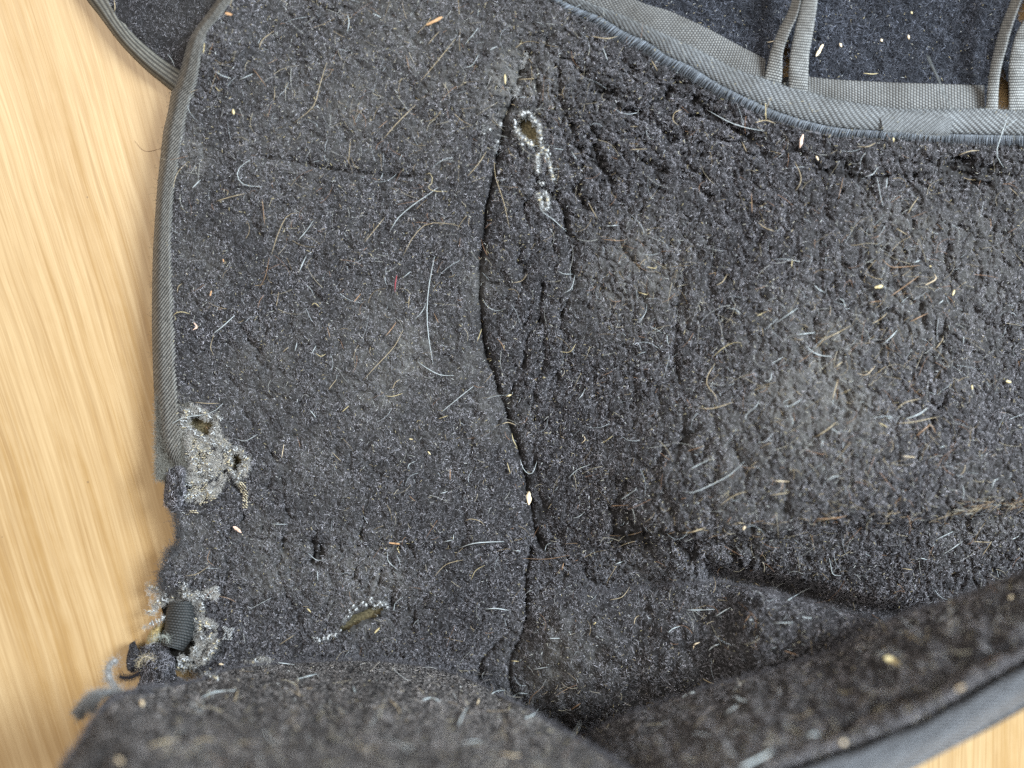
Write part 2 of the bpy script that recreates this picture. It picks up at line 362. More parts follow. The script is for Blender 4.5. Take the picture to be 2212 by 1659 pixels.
crease_lines(16, (1750, 340, 2180, 420), lambda x, y: .05, 60, 1.2, 4.5)
crease_lines(22, (1180, 1060, 1680, 1210), lambda x, y: 1.0, 60, 1.6, 4.2)
crease_lines(26, (470, 1080, 1010, 1330), lambda x, y: V_+.15, 50, 1.4, 4.0)
crease_lines(16, (410, 680, 600, 1130), lambda x, y: .75, 50, 1.2, 4.0)
crease_lines(26, (450, 100, 1020, 1050), lambda x, y: crg.uniform(0, 3.1), 45, .9, 4.5)
CREASES.append(([(540, 1163), (640, 1172), (760, 1178), (880, 1186), (1000, 1188), (1110, 1192)], 1.5, 4.5))
CREASES.append(([(1150, 1300), (1180, 1260), (1260, 1235), (1380, 1225)], 1.0, 6))
def zA_smooth(x, y):
    g = lambda cx, cy, r: np.exp(-((x-cx)**2+(y-cy)**2)/(2*r*r))
    z = 6.5+2.6*g(700, 450, 330)+2.5*g(1130, 200, 220)+10*g(1860, 760, 330)-3*g(2380, 800, 250)+2.5*g(1350, 620, 160)+3*g(1760, 800, 180)+1.2*fbm(x/260+3, y/260, 2)
    z = z-((7.0*sstep(0, 30, y-np.interp(x, [p[0] for p in LINE], [p[1] for p in LINE]))+6.0*sstep(20, 170, y-np.interp(x, [p[0] for p in LINE], [p[1] for p in LINE])))*sstep(1200, 1420, x))
    dv = dist_poly(x, y, [(1540, 1240), (1640, 1256), (1720, 1276), (1800, 1298), (1900, 1326), (1990, 1340)], 90); z = z-np.where(dv < 1e5, 11*np.exp(-(dv/22)**2), 0)-4.0*sstep(1210, 1420, y)*sstep(1250, 1080, x)-sstep(1450, 1600, y)*3
    z = z+4.5*sstep(250, 60, y)*sstep(620, 480, x)+13*sstep(1150, 1500, x)*sstep(740, 1080, y)
    ed = dist_poly(x, y, EDGE_OUT, 60); z = z-np.where(ed < 60, 2.2*np.exp(-(ed/22)**2), 0)
    return z
def zA_detail(x, y):
    z = np.zeros(x.shape)
    for p, dep, hw in CREASES:
        q = resample(p, max(4, int(plen(p)/14)))
        q = q+np.stack([fbm(q[:, 0]/9, q[:, 1]/9, 2), fbm(q[:, 0]/9+40, q[:, 1]/9, 2)], -1)*3.2
        d = dist_poly(x, y, q, hw*6)
        fade = 1.0
        m = d < 1e5
        z[m] -= dep*(.75*np.exp(-(d[m]/hw)**2)+.40*np.exp(-(d[m]/(hw*3.2))**2))*(.72+.4*fbm(x[m]/40, y[m]/40, 2))
    z = np.maximum(z, -3.0)
    d = dist_poly(x, y, SEAM, 120); z -= np.where(d < 1e5, 1.1*np.exp(-(d/32)**2), 0)
    d = dist_poly(x, y, LINE, 80); z -= np.where(d < 1e5, 1.3*np.exp(-(d/8)**2), 0)
    # clumped pile and the fine cracks of bent fleece
    z += clumps(x, y)
    cr = 1-np.abs(fbm(x/17+fbm(x/50, y/50, 2)*1.2, y/46+3, 2)); wz = sstep(1150, 1330, x)*sstep(230, 420, y)*.9+.32*sstep(-.15, .4, fbm(x/140+5, y/140, 2))
    z -= np.clip((cr-.90)/.10, 0, 1)**1.2*1.4*np.clip(wz, 0, 1)
    wx = x+9*fbm(x/24, y/24, 2); wy = y+9*fbm(x/24+7, y/24, 2)
    f1, f2 = worley(wx/27, wy/50, True); e = np.sqrt(f2)-np.sqrt(f1)
    wr = np.clip(sstep(1040, 1130, x)*sstep(120, 260, y)*1.0+.30, 0, 1)*sstep(-.45, .15, fbm(x/75+11, y/75, 2))
    z -= 1.0*np.clip(1-e/.14, 0, 1)**1.2*wr
    f1, f2 = worley(wx/44+30, wy/30, True); e = np.sqrt(f2)-np.sqrt(f1)
    wr = np.clip(np.exp(-((x-1300)**2/330**2+(y-230)**2/170**2))*1.2+.85*sstep(1090, 1180, y)*sstep(-.3, .2, fbm(x/70, y/70, 2))+.6*np.exp(-((x-560)**2/170**2+(y-1120)**2/140**2)), 0, 1)
    z -= 1.1*np.clip(1-e/.15, 0, 1)**1.2*wr
    cr2 = 1-np.abs(fbm(x/30+20, y/15+fbm(x/40, y/40, 2)*1.2, 2)); wz2 = np.exp(-((x-1330)**2/300**2+(y-240)**2/150**2))+.5*sstep(1100, 1200, y)
    z -= np.clip((cr2-.90)/.10, 0, 1)**1.2*1.4*np.clip(wz2, 0, 1)
    return z
STEP = 2.6
gx = np.arange(318, 2331, STEP); gy = np.arange(-72, 1630, STEP)
GX, GY = np.meshgrid(gx, gy)
ZA = np.maximum(zA_smooth(GX, GY)+zA_detail(GX, GY), 1.2)
def zA(x, y):
    fx = np.clip((np.asarray(x, float)-gx[0])/STEP, 0, len(gx)-1.001); fy = np.clip((np.asarray(y, float)-gy[0])/STEP, 0, len(gy)-1.001)
    i = fy.astype(int); j = fx.astype(int); u = fy-i; v = fx-j
    return (ZA[i, j]*(1-v)+ZA[i, j+1]*v)*(1-u)+(ZA[i+1, j]*(1-v)+ZA[i+1, j+1]*v)*u
cx, cy = GX[:-1, :-1]+STEP/2, GY[:-1, :-1]+STEP/2
jx = cx+(8*fbm(cx/9, cy/9, 2)+5*fbm(cx/4+3, cy/4, 1))*(cy > 1000)
mA = inside(jx, cy, PANEL_POLY)
hole = np.zeros_like(mA)
for p in HOLES.values(): hole |= inside(cx+2.5*fbm(cx/6, cy/6, 1), cy+2.5*fbm(cx/6+9, cy/6, 1), p)
mA &= ~hole
DA = np.stack([GX, GY], -1)
A = Sheet(P(GX, GY, ZA), DA, mA)
lining = A.build('fleece_lining', M_FLEECE, boot, base_cols(DA), label='dark grey fleece lining with creases and worn holes')
# seam cores carry no pile
def pile(sheet, name, parent, dens, L=(.5, 1.2), rad=.036, lift=.30, keep=None, **ck):
    p, N, d = sheet.sample(dens)
    if keep is not None:
        m = keep(d); p, N, d = p[m], N[m], d[m]
    n = len(p); Ls = L[0]+(L[1]-L[0])*rng.random(n)
    phi = (fbm(d[:, 0]/11, d[:, 1]/11, 2)*6+rng.normal(0, 1.0, n))
    up = np.where(rng.random(n) < .12, 1.7, 1.0)
    s = strands(p, N, Ls, lift*(.5+.8*rng.random(n))*up, phi=phi)
    return hair_obj(name, s, rad*MM*(.7+.7*rng.random(n)), fleece_cols(d, **ck), M_FIBRE, parent, kind='stuff')
GROOVE = ZA-zA_smooth(GX, GY)
HD = np.full(GX.shape, 1e6)
for p in HOLES.values(): HD = np.minimum(HD, dist_poly(GX, GY, list(map(tuple, p))+[tuple(p[0])], 14))
def openpile(d):
    j = np.clip(((d[:, 0]-gx[0])/STEP).astype(int), 0, len(gx)-1); i = np.clip(((d[:, 1]-gy[0])/STEP).astype(int), 0, len(gy)-1)
    g = GROOVE[i, j]; return (rng.random(len(d)) > .92*sstep(-.8, -1.7, g)) & (HD[i, j] > 5+3*rng.random(len(d)))
seamd = lambda d: openpile(d) & ( np.minimum(dist_poly(d[:, 0], d[:, 1], SEAM, 10), dist_poly(d[:, 0], d[:, 1], SEAM2, 10)) > 2.0+1.6*rng.random(len(d)))
pile(A, 'fleece_fibres', lining, 10.5, keep=seamd)
def HDF(x, y):
    d = np.full(x.shape, 1e6)
    for p in HOLES.values(): d = np.minimum(d, np.where(inside(x, y, p), 0, dist_poly(x, y, list(map(tuple, p))+[tuple(p[0])], 14)))
    return d
# ---- foam under the lining
fx_, fy_ = np.meshgrid(np.arange(330, 2330, 9.), np.arange(-70, 1630, 9.))
FO = zA_smooth(fx_, fy_)-1.9+.15*fbm(fx_/9, fy_/9, 2)-2.0*np.exp(-(dist_poly(fx_, fy_, SEAM, 90)/36)**2)
FO = np.minimum(FO, zA(fx_, fy_)-.9)
for ox, oy in ((5, 0), (-5, 0), (0, 5), (0, -5)): FO = np.where(HDF(fx_, fy_) > 12, np.minimum(FO, zA(fx_+ox, fy_+oy)-.9), FO)
FO = np.maximum(FO, .25)
BRIGHT = Z5([(1030, 1055), (1120, 1040), (1170, 1060), (1165, 1140), (1050, 1190), (1020, 1120)])
FOAM_POLY = [(560, -70), (480, 10), (430, 90), (400, 160), (385, 220), (370, 330), (355, 500), (350, 700), (352, 850), (365, 990), (385, 1030), (385, 1100), (400, 1170), (392, 1240),
             (398, 1310), (400, 1400), (420, 1430), (440, 1470), (500, 1490), (500, 1640), (1500, 1630), (1750, 1540), (2000, 1440), (2340, 1290)]+OVER[::-1]
fm = inside(fx_[:-1, :-1]+4.5, fy_[:-1, :-1]+4.5, FOAM_POLY)
fcol = np.array([.115, .096, .056])*(1+.4*fbm(fx_/8, fy_/8, 2))[..., None]
Sheet(P(fx_, fy_, FO), np.stack([fx_, fy_], -1), fm).build('foam_core', M_FOAM, boot, fcol, label='brown foam layer showing through the worn holes')
# ---- cloth strips (bindings, tapes, straps)
def strip(name, a, b, prof, step, weave, parent, mat=M_WEB, under=0.0, **props):
    """strip between the traced lines a and b; prof(s,t)->height mm; weave(sl,tl,s,t)->(relief mm, colour)"""
    n = max(8, int(max(plen(a), plen(b))/step)); A_ = resample(a, n); B_ = resample(b, n)
    wmean = np.linalg.norm(A_-B_, axis=1).mean(); k = max(5, int(wmean/step))
    t = np.linspace(0, 1, k)[None]; s = np.linspace(0, 1, n)[:, None]
    X = A_[:, :1]*(1-t)+B_[:, :1]*t; Y = A_[:, 1:2]*(1-t)+B_[:, 1:2]*t
    sl = np.broadcast_to(s*max(plen(a), plen(b)), X.shape); tl = np.broadcast_to(t*wmean, X.shape)
    z = prof(np.broadcast_to(s, X.shape), np.broadcast_to(t, X.shape), X, Y)
    dz, col = weave(sl, tl, s, t, X, Y); V = P(X, Y, z+dz)
    if under:   # turned edges and a back face give the cloth its thickness
        zb = z-under; ins = .04
        Xb = A_[:, :1]*(1-(t*(1-2*ins)+ins))+B_[:, :1]*(t*(1-2*ins)+ins); Yb = A_[:, 1:2]*(1-(t*(1-2*ins)+ins))+B_[:, 1:2]*(t*(1-2*ins)+ins)
        Vb = P(Xb, Yb, zb); V = np.concatenate([V, Vb[:, ::-1]], 1); col = np.concatenate([col, col[:, ::-1]*.9], 1)
        F = grid_faces(V.shape[0], V.shape[1], closed=True)
        return mesh_obj(name, V, F, mat, parent, col, **props)
    F = grid_faces(V.shape[0], V.shape[1])
    return mesh_obj(name, V, F, mat, parent, col, **props)
def mixc(lo, hi, w): return np.asarray(lo)*(1-w[..., None])+np.asarray(hi)*w[..., None]
def twill(pitch=7.0, slope=1.0, amp=.16, lo=(.02, .02, .021), hi=(.30, .285, .26), dirt=.4, bead=4.0):
    def f(sl, tl, s, t, X, Y):
        ph = (sl+tl*slope)/pitch+.12*fbm(X/30, Y/30, 2); r = np.abs(np.sin(np.pi*ph)); q = np.abs(np.sin(np.pi*((sl*.5-tl)/bead)))
        h = r**.7*(.72+.28*q); w = np.clip(h*1.7-.62, 0, 1)
        c = mixc(lo, hi, w*(.75+.35*fbm(X/5, Y/5, 2)))  # shade between the ribs is painted in: dark gaps, light rib tops
        dd = np.clip(.5+.5*fbm(X/35, Y/35, 3), 0, 1)*dirt*np.clip((np.broadcast_to(t, X.shape)-.25)*1.6, 0, 1)
        c = c*(1-.6*dd[..., None])+np.array([.13, .112, .08])*(.35+.65*h[..., None])*.6*dd[..., None]
        return amp*(h-.5), np.clip(c, 0, 1)
    return f
def canvas(p1=4.4, p2=4.2, amp=.10, lo=(.014, .014, .016), hi=(.40, .41, .42), slope=0.0, wob=.25, wavy=40):
    def f(sl, tl, s, t, X, Y):
        a = (sl+tl*slope)/p1+wob*fbm(X/wavy, Y/wavy, 2); b = tl/p2+.5*np.floor(a)+wob*fbm(X/wavy+30, Y/wavy, 2)
        h = np.abs(np.sin(np.pi*a))**.8*np.abs(np.sin(np.pi*b))**.8; w = np.clip(h*1.9-.42, 0, 1)*(.78+.35*fbm(X/4, Y/4, 2))
        gr = np.clip(.5+.9*fbm(X/45+2, Y/45, 3), 0, 1)[..., None]
        return amp*(h-.4), np.clip(mixc(lo, hi, np.clip(w, 0, 1))*(.72+.45*gr)+np.array([.012, .010, .007])*(1-gr), 0, 1)  # thread glint painted on the bead tops, shade painted into the gaps
    return f
def bind_prof(s, t, X, Y):
    top = zA(X+18*(1-t), Y)*.0+zA_smooth(X+25*(1-t), Y)+.9
    return .8+(top-.8)*np.sqrt(np.clip(1-(1-np.clip(t/.42, 0, 1))**2, 0, 1))-1.3*sstep(.72, 1, t)
strip('edge_binding', EDGE_OUT, EDGE_IN, bind_prof, 1.5, twill(9.0, 1.35, .75, lo=(.008, .008, .008), hi=(.27, .255, .232)), boot, label='dusty grey twill tape bound over the edge of the lining')
# fuzz on the worn lower end of the binding
# ---- the panel underneath at the upper left
UN_OUT = [(140, -70), (187, 0), (213, 33), (250, 83), (283, 120), (317, 153), (350, 180), (378, 202), (420, 228)]
UN_IN = [(205, -70), (247, 0), (262, 35), (291, 75), (320, 102), (353, 128), (384, 148), (440, 180)]
ux, uy = np.meshgrid(np.arange(150, 560, 4.), np.arange(-72, 250, 4.))
uz = 3.6+.7*clumps(ux, uy)+1.0*fbm(ux/120, uy/120, 2)
up = UN_IN+[(560, 240), (560, -70)]
um = inside(ux[:-1, :-1]+2, uy[:-1, :-1]+2, [(190, -70), (238, 0), (255, 40), (284, 80), (315, 107), (350, 135), (380, 155), (430, 185), (560, 240), (560, -70)])
Dd = np.stack([ux, uy], -1); U = Sheet(P(ux, uy, uz), Dd, um)
und = U.build('under_flap', M_FLEECE, boot, base_cols(Dd), label='fleece flap lying underneath the lining')
pile(U, 'fleece_fibres', und, 8, light=.8)
def rows(sl, tl, s, t, X, Y):
    a = tl/9.5; b = sl/4.6+.35*np.floor(a); h = np.abs(np.sin(np.pi*a))**.8*(.45+.55*np.abs(np.sin(np.pi*b))); w = np.clip(h*1.3-.25, 0, 1)*(.8+.3*fbm(X/5, Y/5, 2))
    return .2*(h-.5), np.clip(mixc((.018, .017, .016), (.20, .19, .16), np.clip(w, 0, 1)), 0, 1)
strip('edge_binding', UN_OUT, UN_IN, lambda s, t, X, Y: .6+3.9*np.sqrt(np.clip(1-(1-np.clip(t/.4, 0, 1))**2, 0, 1))-.8*sstep(.7, 1, t), 1.5, rows, und)
# ---- inner panel, tapes and loops at the upper right
px_, py_ = np.meshgrid(np.arange(1190, 2330, 4.), np.arange(-72, 262, 4.))
pz = 5.0+.7*clumps(px_, py_)+.8*fbm(px_/150, py_/150, 2)
SLOT1 = [(1687, 205), (1688, 150), (1690, 112), (1700, 84), (1707, 90), (1706, 150), (1706, 205)]
SLOT2 = [(2152, 260), (2154, 200), (2158, 165), (2163, 146), (2172, 160), (2180, 195), (2182, 260)]
SLOT2B = [(2196, 40), (2204, 8), (2240, -40), (2260, -40), (2240, 20), (2214, 60)]
pcx, pcy = px_[:-1, :-1]+2, py_[:-1, :-1]+2
pm = ~(inside(pcx, pcy, SLOT1) | inside(pcx, pcy, SLOT2) | inside(pcx, pcy, SLOT2B)) & inside(pcx, pcy, [(1200, -80), (1300, 0), (1420, 52), (1600, 142), (1660, 185), (1760, 215), (1950, 235), (2330, 262), (2330, -80)])
Dp = np.stack([px_, py_], -1); PN = Sheet(P(px_, py_, pz), Dp, pm)
pan = PN.build('inner_panel', M_FLEECE, boot, np.broadcast_to(np.array([.016, .017, .021]), Dp.shape[:2]+(3,)), label='blue-black pile panel above the webbing tape')
pile(PN, 'fleece_fibres', pan, 9, L=(.9, 1.7), lift=.7, blue=1.0, light=.5)
MID = [(1170, -60), (1262, 0), (1330, 26), (1400, 57), (1500, 103), (1591, 149), (1647, 168), (1703, 187), (1745, 197), (1816, 216), (1928, 233), (1984, 235), (2124, 234), (2212, 239), (2330, 243)]
OV_UP = [(1135, -60), (1203, -6), (1250, 18), (1300, 38), (1352, 70), (1402, 92), (1444, 122), (1490, 142), (1551, 180), (1618, 213), (1682, 242), (1746, 262), (1812, 276), (1891, 282), (1975, 286), (2075, 290), (2212, 293), (2330, 292)]
def tape_prof(base, crown, edge=.25):
    def f(s, t, X, Y): return base+crown*np.sqrt(np.clip(1-(2*t-1)**2, 0, 1))+.35*fbm(X/70, Y/70, 2)
    return f
UPPER_TOP1 = [(1250, -70), (1375, 0), (1450, 25), (1530, 62), (1591, 95), (1647, 124), (1654, 130)]
UPPER_BOT1 = [(1170, -60), (1276, 16), (1388, 74), (1488, 124), (1582, 166), (1636, 186), (1650, 190)]
strip('upper_tape', UPPER_TOP1, UPPER_BOT1, tape_prof(6.2, .5), 1.15, canvas(6.4, 6.0, hi=(.19, .187, .178), amp=.2), boot, under=.7)
strip('upper_tape', [(1738, 164), (1800, 171), (1870, 175), (1928, 178), (2000, 180), (2060, 182), (2126, 184)], [(1738, 212), (1800, 224), (1870, 236), (1928, 243), (2000, 246), (2060, 246), (2127, 244)],
      tape_prof(6.3, .5), 1.15, canvas(6.4, 6.0, hi=(.19, .187, .178), wavy=60, amp=.2), boot, under=.7)
strip('webbing_tape', MID, OV_UP, tape_prof(8.1, .9), 1.15, canvas(7.0, 6.0, slope=.9, hi=(.205, .215, .222), wavy=60, amp=.24), boot, under=.9, label='grey woven webbing tape sewn along the lining')
strip('tape_edge', OV_UP, OVER, lambda s, t, X, Y: 8.3-.6*t+.4*np.sin(np.pi*t), 1.6, canvas(5.0, 3.6, hi=(.10, .11, .125), lo=(.02, .022, .028)), boot, under=1.0)
# joined overlap on the tape, lower right
strip('tape_overlap', [(1900, 244), (1945, 238), (2000, 240), (2060, 246)], [(1912, 300), (1960, 303), (2010, 305), (2050, 300)], tape_prof(8.45, .9), 1.15, canvas(5.4, 4.6, slope=-1.1, hi=(.205, .215, .222), wavy=25, amp=.22), boot, under=.5)
# overlock stitches: small zigzag loops of thread along the tape edge
nst = 205; oa = resample(OV_UP, nst); ob = resample(OVER, nst)
ost = []
for i in range(nst-1):
    for ph in (0, .5):
        a0 = oa[i]*(1-ph)+oa[i+1]*ph; b0 = ob[i]*(1-ph)+ob[i+1]*ph; jit = rng.normal(0, 1.2, 2); tang = (ob[i+1]-ob[i])*.35
        q = np.array([a0+jit*.4, a0*.5+b0*.5+jit+tang*.3, b0+tang+jit+(b0-a0)*(.04+.14*rng.random()), b0-tang*.6+jit*.5])
        ost.append(P(q[:, 0], q[:, 1], np.array([9.0, 9.5, 8.6, 7.4])))
ost = np.array(ost); v = .08+.16*rng.random((len(ost), 1))
hair_obj('overlock_stitching', ost, .10*MM, v*np.array([.9, 1.0, 1.15]), M_YARN, boot, kind='stuff')
def strap(name, a, b, z0, z1, tw=0.0, **pr):
    def prof(s, t, X, Y): return z0+(z1-z0)*s**.8+.5*np.sqrt(np.clip(1-(2*t-1)**2, 0, 1))+tw*(t-.5)*s*2+.3*fbm(X/40, Y/40, 2)
    def wv(sl, tl, s, t, X, Y):
        q = sl/6.0+.15*fbm(X/20, Y/20, 2); c = tl/4.6+.5*np.floor(q); h = np.abs(np.sin(np.pi*q))**.7*(.35+.65*np.abs(np.sin(np.pi*c))); w = np.clip(h*1.7-.45, 0, 1)*(.8+.3*fbm(X/4, Y/4, 2))
        return .13*(h-.4), np.clip(mixc((.005, .005, .006), (.40, .40, .385), np.clip(w, 0, 1)), 0, 1)
    return strip(name, a, b, prof, 1.15, wv, boot, under=.8, **pr)
strap('elastic_loop', [(1648, 188), (1655, 150), (1668, 100), (1684, 60), (1700, 30), (1712, -4), (1725, -60)], [(1686, 198), (1690, 160), (1692, 112), (1708, 66), (1722, 34), (1731, -4), (1742, -60)], 6.6, 13, 2.0, label='narrow woven elastic loop, twisted strand')
strap('elastic_loop', [(1704, 206), (1704, 150), (1708, 110), (1716, 70), (1724, 30), (1731, -4), (1740, -60)], [(1745, 212), (1746, 170), (1748, 120), (1755, 80), (1761, 40), (1767, -4), (1776, -60)], 6.9, 14, 1.0)
strap('elastic_loop', [(2127, 262), (2132, 200), (2138, 150), (2150, 96), (2164, 50), (2180, 10), (2205, -60)], [(2156, 262), (2157, 200), (2162, 152), (2174, 104), (2186, 60), (2203, 10), (2228, -60)], 6.8, 14, 2.0)
strap('elastic_loop', [(2178, 262), (2179, 200), (2178, 160), (2182, 120), (2196, 70), (2218, 30), (2245, -40)], [(2222, 262), (2223, 200), (2224, 160), (2228, 120), (2236, 80), (2252, 40), (2285, -40)], 6.6, 12, 1.0)
# dark lower turn inside the first loop
strip('loop_end', [(1684, 168), (1686, 190), (1690, 208)], [(1706, 166), (1708, 190), (1710, 210)], tape_prof(3.5, .3), 1.3, canvas(4.5, 4.5, hi=(.05, .05, .05)), boot, under=.6)
def fuzz_at(c, z, n, spread, L, col, zs=.5):
    p = np.repeat(c, n, 0)+rng.normal(0, spread, (len(c)*n, 2)); zz = np.repeat(z, n)+rng.normal(0, zs, len(p))*.5+.3
    pos = P(p[:, 0], p[:, 1], zz); N = np.tile([0, 0, 1.], (len(p), 1))+rng.normal(0, .5, (len(p), 3)); N /= np.linalg.norm(N, axis=1, keepdims=True)
    s = strands(pos, N, L*(.5+rng.random(len(p))), .45, curl=3.5, sink=0)
    c_ = np.asarray(col)*(.65+.5*rng.random((len(p), 1))); return s, c_
# ================================================================== raised folds of the boot
def fold(name, K, F, rise, und_mm, step=4.0, rho0=.35, det=1.0, rollw=None, extra=None, lab=None, dens=8.0, zfun=None, light=1.0, L=(.6, 1.5), soil=0.0):  # soil: brown soil and the fold's dimmer light, passed to the fibre colour
    n = int(max(plen(K), plen(F))/step); k_ = resample(K, n); f_ = resample(F, n)
    nr = int(np.linalg.norm(k_[:, :2]-f_[:, :2], axis=1).mean()/step); nu = max(10, int(nr*rho0))
    r = np.r_[-np.linspace(1, 0, nu, endpoint=False), np.linspace(0, 1, nr)**1.15][:, None]
    vis = r >= 0; ra = np.abs(r)
    frac = np.where(vis, ra, ra**1.5*rho0)
    X = k_[None, :, 0]*(1-frac)+f_[None, :, 0]*frac; Y = k_[None, :, 1]*(1-frac)+f_[None, :, 1]*frac
    zk = k_[None, :, 2]; zf = f_[None, :, 2]
    rw = np.ones(n)[None] if rollw is None else rollw(np.linspace(0, 1, n))[None]
    ro = np.sqrt(np.clip(1-(1-np.clip(ra/.16, 0, 1))**2, 0, 1))
    zv = zk+rise(np.broadcast_to(ra, X.shape), zk, zf)+3.0*ro*rw
    zu = zk-und_mm*rw*np.sqrt(np.clip(1-(1-ra)**2, 0, 1))-(1-rw)*ra*4
    Z = np.where(vis, zv, zu)
    x, y = X, Y
    Z = Z+np.where(vis, det*(1.5*clumps(x/1.35, y/1.35)+1.2*fbm(x/38+5, y/38, 2)*np.clip(ra*6, 0, 1)+1.4*fbm(x/110+2, y/110, 2)*np.clip(ra*4, 0, 1)), 0)
    if extra is not None: Z = Z+np.where(vis, extra(x, y), 0)
    D_ = np.stack([X, Y], -1); S = Sheet(P(X, Y, Z), D_)
    n_, fl = normals(S.V); g = n_.copy()
    if n_[nu+nr//2, n//2, 2] < 0: g = -g
    S.N = g; S.Z = Z; S.nu = nu
    o = S.build(name, M_FLEECE, boot, base_cols(D_, light), **({'label': lab} if lab else {}))
    SV = Sheet(S.V[nu-nu//3:], D_[nu-nu//3:]); SV.N = g[nu-nu//3:]
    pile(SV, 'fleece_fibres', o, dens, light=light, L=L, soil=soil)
    kq = resample(K, int(plen(K)/2)); kz = np.interp(np.linspace(0, 1, len(kq)), np.linspace(0, 1, n), Z[nu])
    s_, c_ = fuzz_at(kq[:, :2], kz, 12, 2.4, 1.3, np.array([.10, .096, .105])*light); hair_obj('edge_fuzz', s_, .03*MM, c_*(.4+1.2*rng.random((len(c_), 1))), M_FIBRE, o, kind='stuff')
    return S
KB = np.array([(1146, 1312), (1220, 1292), (1300, 1280), (1400, 1268), (1480, 1262), (1560, 1263), (1640, 1276), (1720, 1296), (1800, 1318), (1870, 1338), (1930, 1358), (2010, 1385)], float)
zb = zA(KB[:, 0], KB[:, 1])+np.array([-1.5, .2, .3, .4, .8, 5, 13, 17, 18, 18, 16, 11]); KB = np.c_[KB, zb]
FB = np.array([(1104, 1470, -1), (1112, 1520, 0), (1150, 1565, 1), (1240, 1625, 2), (1360, 1650, 2), (1500, 1640, 3), (1620, 1600, 4), (1740, 1540, 4), (1840, 1490, 5), (1920, 1450, 6), (1980, 1430, 6), (2040, 1420, 6)], float)
def riseB(r, zk, zf): return (zf-zk)*r+11.5*np.sin(np.pi*np.clip(r, 0, 1)**.8)*EB
nB = int(max(plen(KB), plen(FB))/4.0); tB = np.linspace(0, 1, nB)
EB = (sstep(-.04, .26, tB)*(.8+.2*sstep(.3, .6, tB)))[None]
SB = fold('inner_fold', KB, FB, riseB, 7.0, rollw=lambda t: sstep(.34, .55, t), lab='rounded fold of fleece in the hollow beside the central seam')
KC = np.array([(80, 1830, 76), (110, 1730, 74), (143, 1650, 69), (178, 1600, 62), (206, 1553, 55), (246, 1516, 48), (300, 1491, 40), (367, 1483, 33), (433, 1470, 26), (500, 1446, 19), (580, 1436, 14), (680, 1430, 11), (800, 1428, 10),
               (900, 1438, 9), (975, 1455, 12), (1034, 1477, 17), (1075, 1503, 22), (1121, 1524, 32), (1204, 1574, 43), (1280, 1618, 52), (1344, 1660, 60), (1420, 1715, 68), (1500, 1790, 74)], float)
FC = np.array([(150, 1900, 86), (300, 1890, 96), (450, 1880, 101), (600, 1870, 103), (800, 1860, 103), (1000, 1860, 103), (1150, 1870, 98), (1300, 1880, 90), (1420, 1890, 82)], float)
SC_ = fold('front_fold', KC, FC, lambda r, zk, zf: (zf-zk)*(1-(1-r)**1.5), 14.0, rho0=.5, lab='thick fleece fold rising towards the camera, out of focus', dens=7.0, L=(.6, 1.5), light=1.0, soil=1.0)  # soil here also paints the fold's dimmer light
KD = np.array([(1150, 1680, 20), (1240, 1602, 24), (1330, 1556, 27), (1430, 1521, 30), (1550, 1482, 33), (1700, 1441, 35), (1800, 1407, 36), (1880, 1364, 36), (1950, 1331, 38), (2060, 1296, 40), (2212, 1240, 44), (2330, 1196, 47)], float)
FD = np.array([(1330, 1800, 72), (1480, 1730, 73), (1600, 1690, 72), (1730, 1645, 71), (1840, 1610, 70), (1908, 1584, 69), (1980, 1556, 68), (2041, 1523, 67), (2108, 1483, 66), (2160, 1455, 65), (2212, 1426, 64), (2330, 1362, 62)], float)
ST1 = [(1560, 1690), (1640, 1650), (1751, 1602), (1808, 1587), (1875, 1541), (1940, 1520), (2008, 1499), (2060, 1462), (2091, 1437), (2150, 1415), (2212, 1394), (2330, 1345)]
def exD(x, y):
    d = dist_poly(x, y, resample(ST1, 60), 60); e = dist_poly(x, y, FD[:, :2], 60)
    return -5.0*(.45+.55*np.sin(x/16)**2)*np.exp(-(np.minimum(d, 1e3)/9)**2)-4.5*np.exp(-(np.minimum(e, 1e3)/10)**2)+2.2*np.exp(-((np.minimum(e, 1e3)-24)/12)**2)
SD = fold('side_wall', KD, FD, lambda r, zk, zf: (zf-zk)*(1-(1-r)**1.35), 12.0, rho0=.4, extra=exD, lab='raised fleece wall of the boot running to its bound rim', dens=7.0, light=1.15, soil=.35)  # soil here also paints the fold's dimmer light
OD = [(1560, 1880), (1700, 1800), (1850, 1722), (1975, 1660), (2075, 1607), (2141, 1573), (2212, 1533), (2330, 1468)]
def rim_prof(s, t, X, Y): return 73-9*s+2.2*np.sqrt(np.clip(1-(2*t-.9)**2, 0, 1))-5.5*sstep(.55, 1.0, t)-7*np.exp(-(t/.10)**2)
strip('rim_binding', FD[:, :2], OD, rim_prof, 2.2, twill(19, -1.2, 1.4, hi=(.29, .30, .325), dirt=.2, bead=11), boot, under=2.0, label='pale grey twill tape on the rim of the boot')
# outer shell of the wall, seen only from the side
s1 = resample([(x, y) for x, y in OD], 90); s2 = resample([(1300, 1700), (1500, 1640), (1700, 1560), (1900, 1480), (2050, 1420), (2212, 1350), (2330, 1300)], 90)
tt = np.linspace(0, 1, 24)[:, None]
sx_ = s1[None, :, 0]*(1-tt)+s2[None, :, 0]*tt; sy_ = s1[None, :, 1]*(1-tt)+s2[None, :, 1]*tt
V = P(sx_-2, sy_-2, 62-60.5*tt+0*sx_); mesh_obj('outer_shell', V, grid_faces(24, 90), plain_mat('shell_cloth', (.03, .03, .032), .8), boot)
